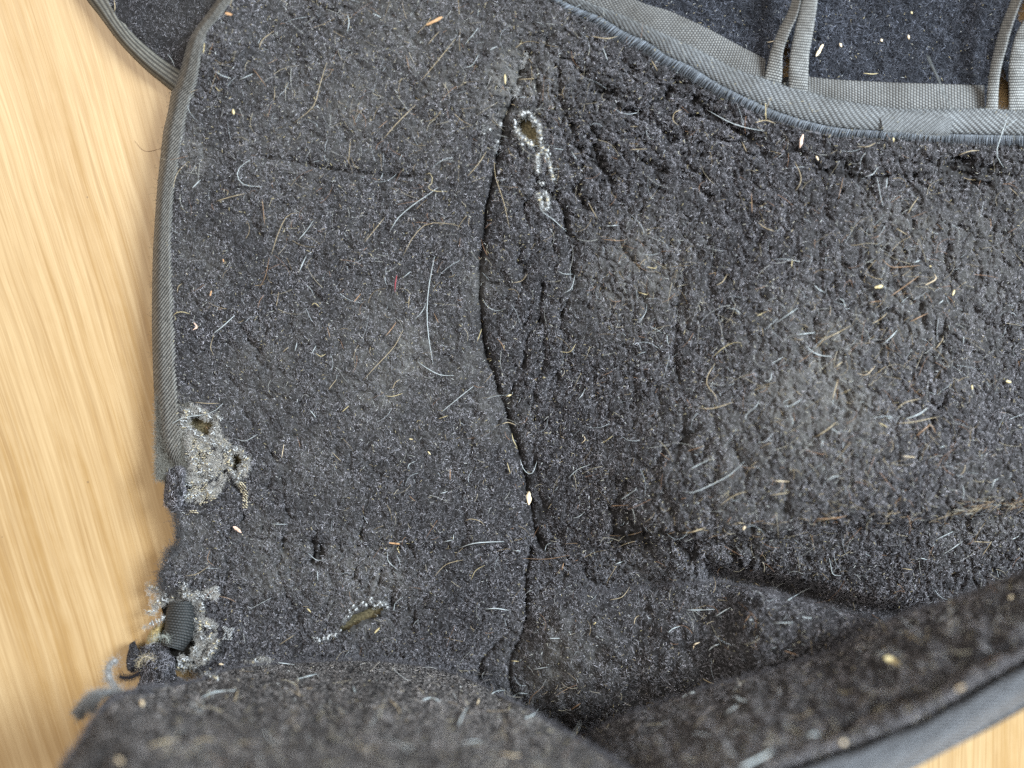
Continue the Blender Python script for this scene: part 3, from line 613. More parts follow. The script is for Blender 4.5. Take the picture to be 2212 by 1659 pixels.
# ---- height map of everything, to lay loose things on the cloth
CELL = 5.0; zw, zh = int(2700/CELL), int(2100/CELL)
ZM = np.full((zh, zw), -1.0)
def splat(X, Y, Zv):
    i = ((np.asarray(Y)+150)/CELL).astype(int).ravel(); j = ((np.asarray(X)+150)/CELL).astype(int).ravel(); m = (i >= 0) & (i < zh) & (j >= 0) & (j < zw)
    np.maximum.at(ZM, (i[m], j[m]), np.asarray(Zv).ravel()[m])
mv = np.zeros(GX.shape, bool); mv[:-1, :-1] = mA; splat(GX[mv], GY[mv], ZA[mv])
for S in (SB, SC_, SD): splat(S.D[..., 0], S.D[..., 1], S.Z)
splat(fx_[:-1, :-1][fm], fy_[:-1, :-1][fm], FO[:-1, :-1][fm]); splat(px_, py_, pz); splat(ux[:-1, :-1][um], uy[:-1, :-1][um], uz[:-1, :-1][um])
for ln, h in ((MID, 9), (OV_UP, 9), ([(a+b)/2 for a, b in zip(np.array(MID), np.array(MID))], 9)):
    q = resample(ln, 600)
    for oy in range(0, 50, 4): splat(q[:, 0], q[:, 1]+oy, np.full(600, h))
def top(x, y):
    i = np.clip(((np.asarray(y)+150)/CELL).astype(int), 0, zh-1); j = np.clip(((np.asarray(x)+150)/CELL).astype(int), 0, zw-1)
    return np.maximum(ZM[i, j], 0)
# ================================================================== torn places
def tube(path, rad, sides=6, taper=None):
    path = np.asarray(path, float); n = len(path); t = np.gradient(path, axis=0); t /= np.linalg.norm(t, axis=1, keepdims=True)+1e-12
    h = np.where(np.abs(t[:, 2:3]) < .9, np.array([[0, 0, 1.]]), np.array([[1., 0, 0]])); u = np.cross(t, h); u /= np.linalg.norm(u, axis=1, keepdims=True)+1e-12; w = np.cross(u, t)
    r = np.broadcast_to(rad, (n,)); a = np.linspace(0, 2*np.pi, sides, endpoint=False)
    V = path[:, None]+r[:, None, None]*(np.cos(a)[None, :, None]*u[:, None]+np.sin(a)[None, :, None]*w[:, None])
    F = grid_faces(n, sides, closed=True)
    V = np.concatenate([V.reshape(-1, 3), path[:1]-t[:1]*r[0]*.4, path[-1:]+t[-1:]*r[-1]*.4]); e0, e1 = n*sides, n*sides+1
    k = np.arange(sides); F = np.concatenate([F, np.stack([k, (k+1) % sides, np.full(sides, e0), np.full(sides, e0)], 1), np.stack([(n-1)*sides+(k+1) % sides, (n-1)*sides+k, np.full(sides, e1), np.full(sides, e1)], 1)])
    return V, F
def tube_obj(name, path, rad, mat, parent=None, sides=6, col=None, **pr):
    V, F = tube(path, rad, sides); q = F[F[:, 2] != F[:, 3]]; tri = F[F[:, 2] == F[:, 3]][:, :3]
    me = bpy.data.meshes.new(name); me.from_pydata([tuple(v) for v in V], [], [tuple(map(int, f)) for f in q]+[tuple(map(int, f)) for f in tri]); me.update()
    me.polygons.foreach_set('use_smooth', np.ones(len(me.polygons), bool))
    if col is not None:
        a = me.color_attributes.new('Col', 'FLOAT_COLOR', 'POINT'); c = np.ones((len(V), 4), np.float32); c[:, :3] = col; a.data.foreach_set('color', c.ravel())
    me.materials.append(mat)
    return link(bpy.data.objects.new(name, me), parent, **pr)
WHITE = np.array([.56, .57, .575]); CREAM = np.array([.58, .50, .34]); GREYW = np.array([.36, .355, .35])
def beads(name, pts, size, lab=None):
    """short nubs of broken white yarn standing round a hole"""
    pts = np.asarray(pts, float); z = top(pts[:, 0], pts[:, 1])+.25
    Vs, Fs, o = [], [], 0
    for (x, y), zz in zip(pts, z):
        if rng.random() < .12: continue
        for k in range(rng.integers(1, 4)):
            a = rng.random()*np.pi; r = size*(.25+.7*rng.random()**1.5); off = rng.normal(0, size*.55, 2)
            q = np.array([[x+off[0]-math.cos(a)*r, y+off[1]-math.sin(a)*r], [x+off[0], y+off[1]], [x+off[0]+math.cos(a)*r, y+off[1]+math.sin(a)*r]])
            pa = resample(P(q[:, 0], q[:, 1], zz+np.array([0, .55, .05])+.15*rng.random()), 5)
            V, F = tube(pa, np.array([.5, .9, 1, .9, .5])*size*.5*.118*MM*(.8+.4*rng.random()), 6); Vs.append(V); Fs.append(F+o); o += len(V)
    V = np.concatenate(Vs); F = np.concatenate(Fs); F = np.where((F[:, 2] == F[:, 3])[:, None], F[:, [0, 1, 2, 2]], F)
    F3 = np.concatenate([F[:, [0, 1, 2]], F[F[:, 2] != F[:, 3]][:, [0, 2, 3]]])
    ob = mesh_obj(name, V, F3, M_YARN, lining, np.tile(WHITE, (len(V), 1))*(.75+.25*rng.random((len(V), 1))), **({'label': lab} if lab else {}))
    s, c = fuzz_at(pts, z+.1, 14, size*.8, .9, WHITE*.7); hair_obj('yarn_fuzz', s, .018*MM, c, M_YARN, lining, kind='stuff')
    return ob
ring1 = Z6([(740, 320), (790, 300), (845, 285), (860, 340), (905, 370), (925, 410), (965, 430), (970, 465), (975, 500), (990, 580), (985, 620), (695, 395), (685, 460), (720, 510), (740, 545), (770, 590), (800, 600), (820, 640),
            (870, 640), (885, 665), (780, 660), (760, 610), (1000, 720), (990, 760), (940, 800), (960, 810), (970, 870), (950, 930), (955, 980), (1055, 740), (1070, 775), (1065, 830), (1095, 860), (1098, 920), (1130, 1050), (1140, 1080), (1005, 1100), (1010, 1130)])
ring2 = Z6([(960, 1250), (980, 1290), (1000, 1350), (1020, 1400), (1040, 1430), (1070, 1400), (1078, 1350), (1075, 1290), (1050, 1240), (1025, 1260)])
ring3 = Z6([(350, 490), (330, 520), (380, 480), (240, 460), (480, 630), (455, 680), (450, 730), (520, 410), (505, 430)])
ring7 = Z8([(200, 1170), (245, 1190), (330, 1165), (385, 1165), (420, 1130), (470, 1105), (540, 1105), (590, 1030), (625, 985), (690, 880), (705, 840), (725, 790), (780, 690), (850, 600), (910, 650), (1000, 560), (1060, 580), (1150, 520), (1160, 470),
            (1200, 580), (1265, 575), (1300, 540), (1340, 580), (1380, 530), (1430, 570), (1440, 630)])
beads('frayed_rim', ring1, 4.2, 'white broken yarn round the largest worn hole'); beads('frayed_rim', ring2, 3.8, 'white yarn round the small slit hole')
beads('loose_nub', ring3, 3.2); beads('frayed_rim', ring7, 3.4, 'white yarn along the slanting slit')
# faint white wear along the top of the seam
for q in ([(1137, 118), (1133, 132), (1128, 145)], [(1119, 192), (1113, 206)]):
    s, c = fuzz_at(resample(q, 8), top(*resample(q, 8).T)+.2, 22, 2.6, .8, GREYW*1.1); hair_obj('yarn_fuzz', s, .03*MM, c, M_YARN, lining, kind='stuff')
L4 = [[(640, 340), (690, 290), (740, 290), (800, 330), (850, 370), (900, 400)], [(600, 470), (640, 400), (690, 370)], [(600, 490), (680, 520), (740, 560), (800, 590), (850, 640), (900, 680)],
      [(960, 520), (940, 590), (920, 640), (980, 680), (1040, 700), (1080, 740), (1130, 760), (1200, 740)], [(1260, 780), (1290, 860), (1280, 920), (1250, 980), (1220, 1020), (1180, 1040), (1140, 1000), (1110, 960)],
      [(1130, 800), (1110, 850), (1130, 920)], [(700, 760), (780, 750), (860, 770), (920, 800)], [(720, 900), (780, 870), (850, 900), (900, 900)], [(740, 980), (800, 1000), (900, 950), (910, 1020), (880, 1060)],
      [(560, 1170), (640, 1120), (720, 1110), (800, 1090), (860, 1090)], [(560, 1200), (600, 1250), (680, 1260), (760, 1230), (860, 1230), (920, 1200)], [(960, 420), (1000, 380), (1020, 420)], [(1220, 1060), (1210, 1100)],
      [(640, 780), (700, 820), (760, 850)]]
L5 = [[(670, 260), (730, 270), (790, 310), (850, 340)], [(720, 420), (780, 400), (840, 380)], [(660, 490), (740, 490)], [(650, 640), (730, 600), (820, 560)], [(890, 360), (960, 345), (1060, 350)], [(1050, 400), (1120, 390), (1170, 430), (1160, 490)],
      [(1110, 560), (1150, 600), (1220, 620), (1300, 640)], [(1150, 650), (1160, 740), (1230, 740), (1260, 700)], [(1320, 770), (1270, 850), (1200, 930), (1150, 970)], [(1090, 820), (1110, 880), (1060, 930), (970, 960), (960, 1010), (1100, 1010)],
      [(730, 920), (800, 900)], [(1180, 1060), (1250, 1090), (1320, 1120)], [(990, 280), (1040, 240)], [(1640, 970), (1730, 940)]]
def fray(lines, conv, zoff, n, name, spread=3.0):
    ss, cc = [], []; Vs, Fs, Cs, o = [], [], [], 0
    for ln in lines:
        L_ = conv(ln); q = resample(L_, max(4, int(plen(L_)/3.0)))
        qc = q+rng.normal(0, spread*1.2, q.shape); zc = np.maximum(top(*qc.T), 4.0)+zoff
        for tone, pr in ((WHITE*.8, .55), (CREAM*.4+GREYW*.6, .5), (GREYW*.6, .8)):
            m = rng.random(len(qc)) < pr
            if m.any(): s, c = fuzz_at(qc[m], zc[m], n, 2.4, .8, tone); ss.append(s); cc.append(c)
        for k in range(max(3, int(plen(L_)/2.6))):      # broken yarn ends and loops
            c0 = q[rng.integers(len(q))]+rng.normal(0, spread*.75, 2); a0 = rng.normal(-.1, .7); bend = rng.normal(0, 1.2); l = 3.5+5*rng.random()
            t_ = np.linspace(-.5, .5, 6); w = c0+l*np.stack([t_*math.cos(a0)-bend*(t_**2)*math.sin(a0), t_*math.sin(a0)+bend*(t_**2)*math.cos(a0)], -1)
            zz = max(float(top(*c0)), 4.0)+zoff+.25+.5*rng.random()+.5*np.cos(t_*3)
            V, F = tube(P(w[:, 0], w[:, 1], zz), (.07+.09*rng.random())*MM*np.array([.6, 1, 1, 1, 1, .6]), 5); Vs.append(V); Fs.append(F+o); o += len(V)
            tone = (WHITE, WHITE*.75, CREAM*.9, GREYW)[rng.integers(4)]; Cs.append(np.tile(tone*(.8+.3*rng.random()), (len(V), 1)))
    V = np.concatenate(Vs); F = np.concatenate(Fs); F3 = np.concatenate([F[:, [0, 1, 2]], F[F[:, 2] != F[:, 3]][:, [0, 2, 3]]])
    mesh_obj(name, V, F3, M_YARN, lining, np.concatenate(Cs), kind='stuff', label='pulled white backing yarn along the torn edge')
    hair_obj('yarn_fuzz', np.concatenate(ss), .020*MM, np.concatenate(cc), M_YARN, lining, kind='stuff')
fray([[(1000, 720), (990, 760), (940, 800), (965, 850), (950, 930), (958, 985)], [(1000, 700), (1055, 740), (1070, 800), (1095, 860), (1105, 950), (1130, 1040), (1142, 1085)], [(700, 480), (740, 545), (790, 600), (840, 645), (890, 670)], [(740, 320), (845, 290), (905, 370), (970, 440), (985, 560), (990, 640)], [(960, 1250), (985, 1320), (1020, 1400), (1045, 1435), (1075, 1390), (1075, 1290), (1045, 1240)]], Z6, .15, 7, 'pulled_yarn', 1.3)
fray(L4, Z4, .2, 9, 'pulled_yarn', 3.2); fray(L5, Z5, .4, 9, 'pulled_yarn', 3.0)
def knit(polys, conv, pitch, ang, name, col, zoff=.35, ln=5.2):
    st, cc = [], []
    for poly, a in zip(polys, ang):
        q = conv(poly); lo, hi = q.min(0), q.max(0)
        X, Y = np.meshgrid(np.arange(lo[0], hi[0], pitch*1.15), np.arange(lo[1], hi[1], pitch*.72)); X = X+(np.arange(X.shape[0]) % 2)[:, None]*pitch*.5
        X, Y = X.ravel()+rng.normal(0, .5, X.size), Y.ravel()+rng.normal(0, .4, X.size); m = inside(X, Y, q) & (rng.random(len(X)) < .86); X, Y = X[m], Y[m]
        th = np.radians(a)+rng.normal(0, .16, len(X)); l = ln*(.7+.5*rng.random(len(X)))*.5; z = np.maximum(top(X, Y), 3.5)+zoff
        s = np.stack([P(X+np.cos(th)*l*k, Y+np.sin(th)*l*k+(1-k*k)*-.9, z+.30*(1-k*k)) for k in (-1, -.35, .35, 1)], 1); st.append(s)
        cc.append(np.asarray(col)*(.55+.6*rng.random((len(X), 1))))
    hair_obj(name, np.concatenate(st), .155*MM, np.concatenate(cc), M_YARN, lining, kind='stuff', label='exposed pale knit backing loops')
knit([[(680, 600), (850, 640), (940, 760), (900, 960), (720, 960), (660, 760)], [(960, 620), (1100, 640), (1080, 720), (980, 700)], [(940, 820), (1000, 830), (1050, 1060), (970, 1040)],
      [(1180, 1090), (1290, 1120), (1315, 1240), (1310, 1390), (1250, 1390), (1265, 1260)], [(1055, 775), (1110, 780), (1115, 940), (1055, 940)], [(930, 1160), (985, 1180), (960, 1300), (800, 1350), (800, 1290)],
      [(680, 1400), (760, 1410), (770, 1440), (690, 1440)], [(680, 1080), (860, 1080), (900, 1260), (640, 1280)]], Z4, 5.0, [-22, 10, 15, 28, -5, -18, 10, -15], 'knit_backing', CREAM*.95+WHITE*.12)
knit([[(1110, 330), (1340, 255), (1310, 360), (1180, 390)], [(1370, 640), (1480, 640), (1440, 780), (1370, 780)], [(890, 340), (1060, 330), (1060, 360), (900, 375)]], Z5, 4.6, [12, -25, 5], 'knit_backing', WHITE*.9)
def matted(poly, conv, n, zoff=.1):
    q = conv(poly); lo, hi = q.min(0), q.max(0); p = lo+(hi-lo)*rng.random((n*4, 2)); m = inside(p[:, 0], p[:, 1], q)
    for h_ in HOLES.values(): m &= ~inside(p[:, 0], p[:, 1], h_)
    m &= rng.random(len(p)) < sstep(-.35, .35, fbm(p[:, 0]/11, p[:, 1]/11, 2)); p = p[m][:n]
    s, c = fuzz_at(p, np.maximum(top(*p.T), 3.5)+zoff, 9, 1.8, .8, GREYW*1.35); c = c*(.35+1.1*rng.random((len(c), 1)))*np.array([1.02, .99, .94]); hair_obj('matted_fibres', s, .022*MM, c, M_YARN, lining, kind='stuff')
matted([(600, 420), (660, 300), (760, 270), (960, 370), (1040, 600), (1250, 740), (1330, 860), (1300, 1040), (1060, 1080), (1000, 1250), (800, 1330), (560, 1270), (620, 1080), (690, 900), (640, 700), (560, 560)], Z4, 1100)
matted([(650, 240), (760, 250), (900, 330), (1120, 320), (1340, 250), (1320, 370), (1180, 420), (1190, 520), (1330, 620), (1310, 790), (1200, 960), (960, 1010), (940, 930), (1090, 800), (1110, 560), (1060, 400), (860, 400), (740, 500), (700, 420)], Z5, 700)
matted([(1560, 960), (1740, 920), (1900, 960), (1700, 1010)], Z5, 60)
# loose threads pulled out of the torn edge
th_ = []; tc_ = []
for k in range(70):
    b0 = np.array(TORN[6:28])[rng.integers(22)]+rng.normal(0, 4, 2); a0 = math.pi+rng.normal(0, .9); l = rng.uniform(8, 34); p = [b0]
    for q_ in range(5): a0 += rng.normal(0, .45); p.append(p[-1]+l/5*np.array([math.cos(a0), math.sin(a0)]))
    p = np.array(p); th_.append(P(p[:, 0], p[:, 1], np.linspace(5, rng.uniform(.6, 5), 6))); tc_.append((GREYW*1.1, GREYW*.5, np.array([.04, .038, .04]), np.array([.09, .085, .085]))[rng.integers(4)])
hair_obj('loose_threads', np.array(th_), .045*MM, np.array(tc_), M_YARN, lining, kind='stuff')
# ---- loose scraps at the torn corner
def dome(name, poly, z0, h, parent, light=1.0, dens=9, lab=None, rings=14, fib=True, col=None, wave=1.0):
    q = resample(list(map(tuple, poly))+[tuple(poly[0])], 73)[:-1]; c = q.mean(0); r = np.linspace(0, 1, rings)[:, None]
    X = c[0]+(q[None, :, 0]-c[0])*r; Y = c[1]+(q[None, :, 1]-c[1])*r; Z = z0+h*(1-r**2.2)+wave*fbm(X/14, Y/14, 2)
    V = P(X, Y, Z); Vc = np.concatenate([V, V[:, :1]], 1); Dc = np.concatenate([np.stack([X, Y], -1)]*1, 1); Dc = np.concatenate([Dc, Dc[:, :1]], 1)
    S = Sheet(Vc, Dc); 
    if S.N[rings//2, 10, 2] < 0: S.N = -S.N
    # turned-down skirt gives the scrap its thickness
    sk = P(c[0]+(q[:, 0]-c[0])*.9, c[1]+(q[:, 1]-c[1])*.9, np.full(72, max(.3, z0-2.5)))[None]; V2 = np.concatenate([V, sk], 0)
    D2 = np.concatenate([np.stack([X, Y], -1), q[None]], 0)
    o = mesh_obj(name, V2, grid_faces(rings+1, 72, closed=True), M_FLEECE if col is None else M_FOAM, parent, base_cols(D2) if col is None else np.tile(col, (V2.shape[0]*72, 1)), **({'label': lab} if lab else {}))
    if fib: pile(S, 'fleece_fibres', o, dens, light=light, L=(.8, 1.8))
    splat(X, Y, Z)
    return o
dome('gap_shade_sheet', [(352, 1262), (420, 1282), (470, 1310), (482, 1400), (468, 1424), (440, 1436), (418, 1446), (360, 1440), (338, 1420), (346, 1370), (352, 1330), (346, 1300)], 1.2, .5, boot, fib=False, col=np.array([.02, .018, .015]), wave=.3)  # added near-black sheet, paints the shade in the gaps round the strap
scr = dome('torn_scrap', Z5([(600, 930), (720, 890), (860, 880), (920, 960), (930, 1080), (1020, 1150), (1000, 1230), (760, 1270), (560, 1260), (600, 1120), (580, 1020)]), 6, 5, boot, light=1.0, lab='dark torn scrap of fleece at the frayed corner')
dome('torn_scrap', Z5([(500, 800), (545, 770), (580, 850), (640, 820), (655, 860), (600, 930), (580, 1010), (540, 1060), (480, 1030), (470, 940)]), 4, 2.5, boot, light=.45, lab='small black scrap hanging off the torn corner')
dome('torn_scrap', [(362, 1012), (392, 1004), (404, 1030), (402, 1064), (394, 1098), (378, 1108), (362, 1096), (354, 1082), (355, 1058), (358, 1034)], 6.0, 5.0, boot, light=1.15, lab='curled grey flap of fleece on the torn edge', wave=1.6)
dome('torn_scrap', Z5([(600, 850), (680, 800), (800, 790), (860, 850), (760, 890), (640, 900)]), 5, 2.5, boot, light=.9)
dome('torn_scrap', [(208, 1556), (222, 1520), (250, 1500), (290, 1490), (330, 1492), (320, 1530), (270, 1560)], 42, 4, boot, light=.6, lab='dark ragged end of the front fold')
dome('foam_scrap', Z5([(650, 820), (660, 740), (700, 660), (790, 600), (830, 620), (800, 720), (780, 790), (700, 830)]), 2.0, 2.0, boot, fib=False, col=np.array([.30, .235, .115]), lab='torn yellow-brown foam edge', wave=.6)
def ribs(sl, tl, s, t, X, Y):
    q = sl/6.5+.2*fbm(X/15, Y/15, 2); c = tl/6.5+.5*np.floor(q); h = np.abs(np.sin(np.pi*q))**.7*(.5+.5*np.abs(np.sin(np.pi*c)))
    return 0.6*(h-.4), np.clip(mixc((.004, .008, .009), (.06, .06, .06), np.clip(h*1.3-.2, 0, 1)), 0, 1)
strip('inner_strap', Z5([(870, 400), (840, 500), (830, 600), (810, 700), (780, 800)]), Z5([(1090, 400), (1110, 520), (1105, 640), (1080, 740), (1000, 860)]), lambda s, t, X, Y: 3.2+4.5*np.sqrt(np.clip(1-(2*t-1)**2, 0, 1)), 1.3, ribs, boot, under=.0,
      label='black ribbed strap bared by the tear')
def yarn(name, pts, zs, rad, col, n, lab=None):
    q = resample(np.c_[pts, zs], 26); V = P(q[:, 0], q[:, 1], q[:, 2]); o = tube_obj(name, V, rad*.8*MM*(1+.25*rng.normal(0, 1, 26).clip(-1.5, 1.5)), M_YARN, boot, 7, col=col, **({'label': lab} if lab else {}))
    s, c = fuzz_at(q[:, :2], q[:, 2]-.2, n*2, 3.0, 1.6, col); hair_obj('yarn_fuzz', s, .018*MM, c, M_YARN, o, kind='stuff'); return o
yarn('yarn_tail', Z5([(440, 1262), (370, 1215), (325, 1140), (300, 1060), (315, 990), (375, 945)]), [30, 28, 26, 25, 25, 24], .62, GREYW*.85, 16, 'thick grey yarn end curling up over the table')
yarn('yarn_tail', Z5([(0, 1430), (50, 1390), (95, 1330), (150, 1275), (240, 1250), (340, 1250), (430, 1275)]), [40, 40, 41, 41, 40, 38, 36], .75, GREYW*.75, 30, 'frayed grey yarn end on the front fold')
yarn('yarn_tail', Z5([(40, 1470), (60, 1400), (110, 1340)]), [40, 40, 41], .4, GREYW*.6, 20)
yarn('yarn_tail', Z5([(150, 1420), (165, 1340), (200, 1290), (230, 1270)]), [42, 42, 42, 41], .4, GREYW*.6, 20)
yarn('yarn_tail', Z5([(405, 1100), (460, 1112), (530, 1100), (590, 1060), (600, 1010)]), [6, 6, 6.5, 7, 8], .38, np.array([.03, .028, .034]), 8, 'short black yarn end at the torn corner')
yarn('yarn_tail', Z5([(580, 1010), (590, 960), (640, 915), (720, 930)]), [12, 13, 13, 12], .10, np.array([.45, .38, .26]), 2)
yarn('yarn_tail', Z5([(690, 760), (760, 730), (830, 720), (865, 770)]), [8, 8.5, 8.5, 8], .09, np.array([.40, .42, .38]), 2)
# worn fuzz at the lower end of the edge binding, and stray fibres all along the cloth edges
q = np.stack([338+66*rng.random(4200), 830+205*rng.random(4200)], -1); q = q[rng.random(4200) < sstep(830, 980, q[:, 1])]
s, c = fuzz_at(q, zA_smooth(*q.T)-.1, 4, 2, 1.3, np.array([.20, .19, .165])); hair_obj('worn_fuzz', s, .035*MM, c, M_FIBRE, boot, kind='stuff')
eq = resample(EDGE_OUT, 240); s, c = fuzz_at(eq, np.full(240, 2.), 1, 2.0, 1.3, np.array([.12, .115, .10])); hair_obj('edge_fuzz', s, .022*MM, c, M_FIBRE, boot, kind='stuff')
tq = resample(TORN[:-2], 260, False); s, c = fuzz_at(tq, zA_smooth(*tq.T), 14, 3.0, 1.8, np.array([.075, .07, .07])); hair_obj('edge_fuzz', s, .03*MM, c, M_FIBRE, boot, kind='stuff')
for ln_, z_ in ((MID, 9.2), (OV_UP, 9.4), (OVER, 8.4)):
    q = resample(ln_, 420); s, c = fuzz_at(q, np.full(420, z_), 2, 3.0, 1.0, np.array([.17, .18, .185])); hair_obj('tape_fuzz', s, .020*MM, c, M_YARN, boot, kind='stuff')
# grey thread tuft on the tape
tf = TL(2, 0, [(1590, 370), (1620, 440), (1650, 500), (1690, 590), (1720, 660), (1780, 745)]); s = []
for k in range(14):
    q = resample(tf+np.linspace(1.5, .2, 6)[:, None]*rng.normal(0, 1.6, (1, 2)), 8); s.append(P(q[:, 0], q[:, 1], 11+np.sin(np.linspace(0, 3, 8))*2))
hair_obj('thread_tuft', np.array(s), .03*MM, np.tile([.16, .17, .17], (14, 1)), M_YARN, boot, kind='stuff')
# ================================================================== loose hairs, husks and chips on the cloth
MH = {'white': plain_mat('white_hair', (.47, .51, .52), .4, .4, .15), 'tan': plain_mat('tan_hair', (.44, .35, .22), .45, .4), 'brown': plain_mat('brown_hair', (.30, .18, .10), .45, .4),
      'yellow': plain_mat('straw', (.56, .46, .25), .5, .4), 'orange': plain_mat('orange_chip', (.46, .27, .14), .6, .3), 'red': plain_mat('red_thread', (.28, .05, .06), .8, .2),
      'pale': plain_mat('pale_husk', (.72, .58, .40), .55, .3), 'pink': plain_mat('pinkish_splinter', (.66, .46, .36), .6, .3)}
REG = [(EDGE_IN, 70, 'beside the edge binding'), ([(1137, 235), (1175, 310)], 60, 'beside the largest worn hole'), ([(1178, 430)], 50, 'beside the small slit hole'), (SEAM[:10], 60, 'close to the upper central seam'),
       (SEAM[10:], 75, 'close to the lower central seam'), (SEAM2, 95, 'in the hollow of the central seam'), (OVER[:9], 60, 'below the slanting webbing tape'), (OVER[9:], 90, 'below the level webbing tape'), (MID, 45, 'on the webbing tape'),
       ([(440, 920), (470, 1000)], 90, 'beside the white frayed tear'), ([(780, 1330)], 90, 'beside the slanting slit'), (LINE, 45, 'along the sewn line with caught hairs'), ([(420, 1350)], 110, 'at the torn corner')]
def region(x, y):
    if y < 180 and x > 1680: return 'on the blue-black pile panel'
    for p, r, nm in REG:
        p = np.asarray(p, float)
        if len(p) == 1: d = math.hypot(x-p[0, 0], y-p[0, 1])
        else: d = float(dist_poly(np.array([x]), np.array([y]), p, r+5)[0])
        if d < r: return nm
    if y > 1430 and x < 1100: return 'on the blurred front fold'
    if y > 1250+(2212-x)*.36 and x > 1250: return 'on the raised side wall'
    if y > 1260 and x > 1150: return 'on the rounded inner fold'
    if x < 340: return 'on the bare wood'
    if x < 700: return 'on the fleece near the torn side' if y > 700 else 'on the upper fleece near the bound edge'
    if x < 1060: return 'on the upper fleece between binding and seam' if y < 620 else 'on the lower fleece between binding and seam'
    if x < 1560: return 'on the creased fleece beside the seam'
    return 'on the dusty wide fleece, upper part' if y < 760 else 'on the dusty wide fleece, lower part'
items = []
def hair(i, j, pts, col='white', w=6, kind='hair'):
    items.append(dict(p=TL(i, j, pts), col=col, w=w/3.0, kind=kind))
def T_(i, j, lst):
    for it in lst: hair(i, j, *it)
T_(0, 0, [([(1390, 460), (1440, 490), (1500, 510)],), ([(1545, 520), (1590, 500), (1640, 478)],), ([(1640, 445), (1690, 510), (1725, 560)], 'brown', 5), ([(2115, 410), (2070, 560), (2030, 690), (1900, 800)], 'tan', 5), ([(1680, 320), (1700, 260), (1775, 200)], 'tan', 5),
    ([(1460, 85), (1505, 95)], 'orange', 16, 'chip'), ([(1325, 280), (1318, 350)], 'yellow', 8), ([(1620, 1035), (1550, 1090), (1540, 1150), (1590, 1200), (1700, 1210)],), ([(1245, 1220), (1300, 1165)], 'white', 9), ([(1400, 1305), (1480, 1280), (1585, 1255)], 'tan'),
    ([(1700, 1290), (1710, 1400), (1715, 1460)], 'brown', 5), ([(1510, 708), (1515, 742)], 'yellow', 16, 'seed'), ([(1930, 1560), (1990, 1490), (2030, 1430)],), ([(1760, 1650), (1800, 1520), (1860, 1400), (1930, 1380)], 'tan', 5), ([(870, 910), (940, 980), (1050, 960)], 'brown', 3),
    ([(1120, 1220), (1150, 1120), (1215, 1050)], 'tan', 4), ([(1240, 600), (1200, 610), (1280, 580)], 'tan', 4), ([(1770, 660), (1780, 620), (1778, 560)], 'tan', 4), ([(740, 0), (745, 50), (738, 92)], 'tan', 6), ([(1085, 350), (1115, 390), (1130, 430)], 'white', 5), ([(1395, 560), (1420, 590), (1440, 575)], 'yellow', 5)])
T_(1, 0, [([(552, 160), (600, 138), (655, 110)], 'orange', 18, 'chip'), ([(1060, 478), (1063, 545)], 'yellow', 14, 'husk'), ([(315, 1500), (370, 1410), (470, 1325), (550, 1270), (625, 1215)], 'white', 8), ([(275, 900), (350, 810), (480, 680)], 'tan'), ([(820, 1140), (890, 1060), (940, 980)], 'tan', 6),
    ([(990, 1040), (1000, 1150), (1050, 1300), (1090, 1480)], 'tan', 5), ([(1285, 1320), (1300, 1370), (1370, 1420), (1460, 1500)], 'white', 6), ([(400, 1659), (470, 1530), (560, 1450), (700, 1450), (780, 1470)], 'tan', 5), ([(510, 530), (620, 400), (740, 250)], 'tan', 5), ([(560, 290), (600, 240), (640, 200)], 'tan', 4),
    ([(1695, 310), (1725, 390)], 'white', 7), ([(2010, 390), (2050, 460)], 'tan', 6), ([(150, 1570), (280, 1410)], 'tan', 5), ([(2205, 710), (2160, 730), (2150, 780), (2185, 812)], 'tan', 6), ([(1920, 820), (1870, 820)], 'tan', 5), ([(540, 1130), (580, 1125), (590, 1180), (560, 1220), (620, 1240), (690, 1240)], 'yellow', 5),
    ([(890, 355), (850, 420), (800, 440)], 'white', 5), ([(960, 325), (1010, 300)], 'white', 6), ([(40, 90), (50, 150), (35, 215)], 'white', 6), ([(205, 85), (260, 115)], 'white', 6), ([(1150, 515), (1250, 510)], 'tan', 6), ([(1620, 235), (1720, 250), (1790, 235)], 'tan', 6), ([(1600, 1310), (1660, 1420)], 'tan', 5),
    ([(1370, 960), (1440, 970)], 'white', 5), ([(1490, 980), (1530, 1040)], 'white', 5), ([(1710, 1465), (1795, 1460)], 'white', 6), ([(240, 830), (300, 780)], 'brown', 5), ([(420, 360), (440, 450)], 'brown', 5), ([(1690, 1550), (1800, 1560), (1850, 1550)], 'brown', 5), ([(45, 1060), (60, 900)], 'tan', 4), ([(1870, 970), (1980, 965)], 'tan', 5)])
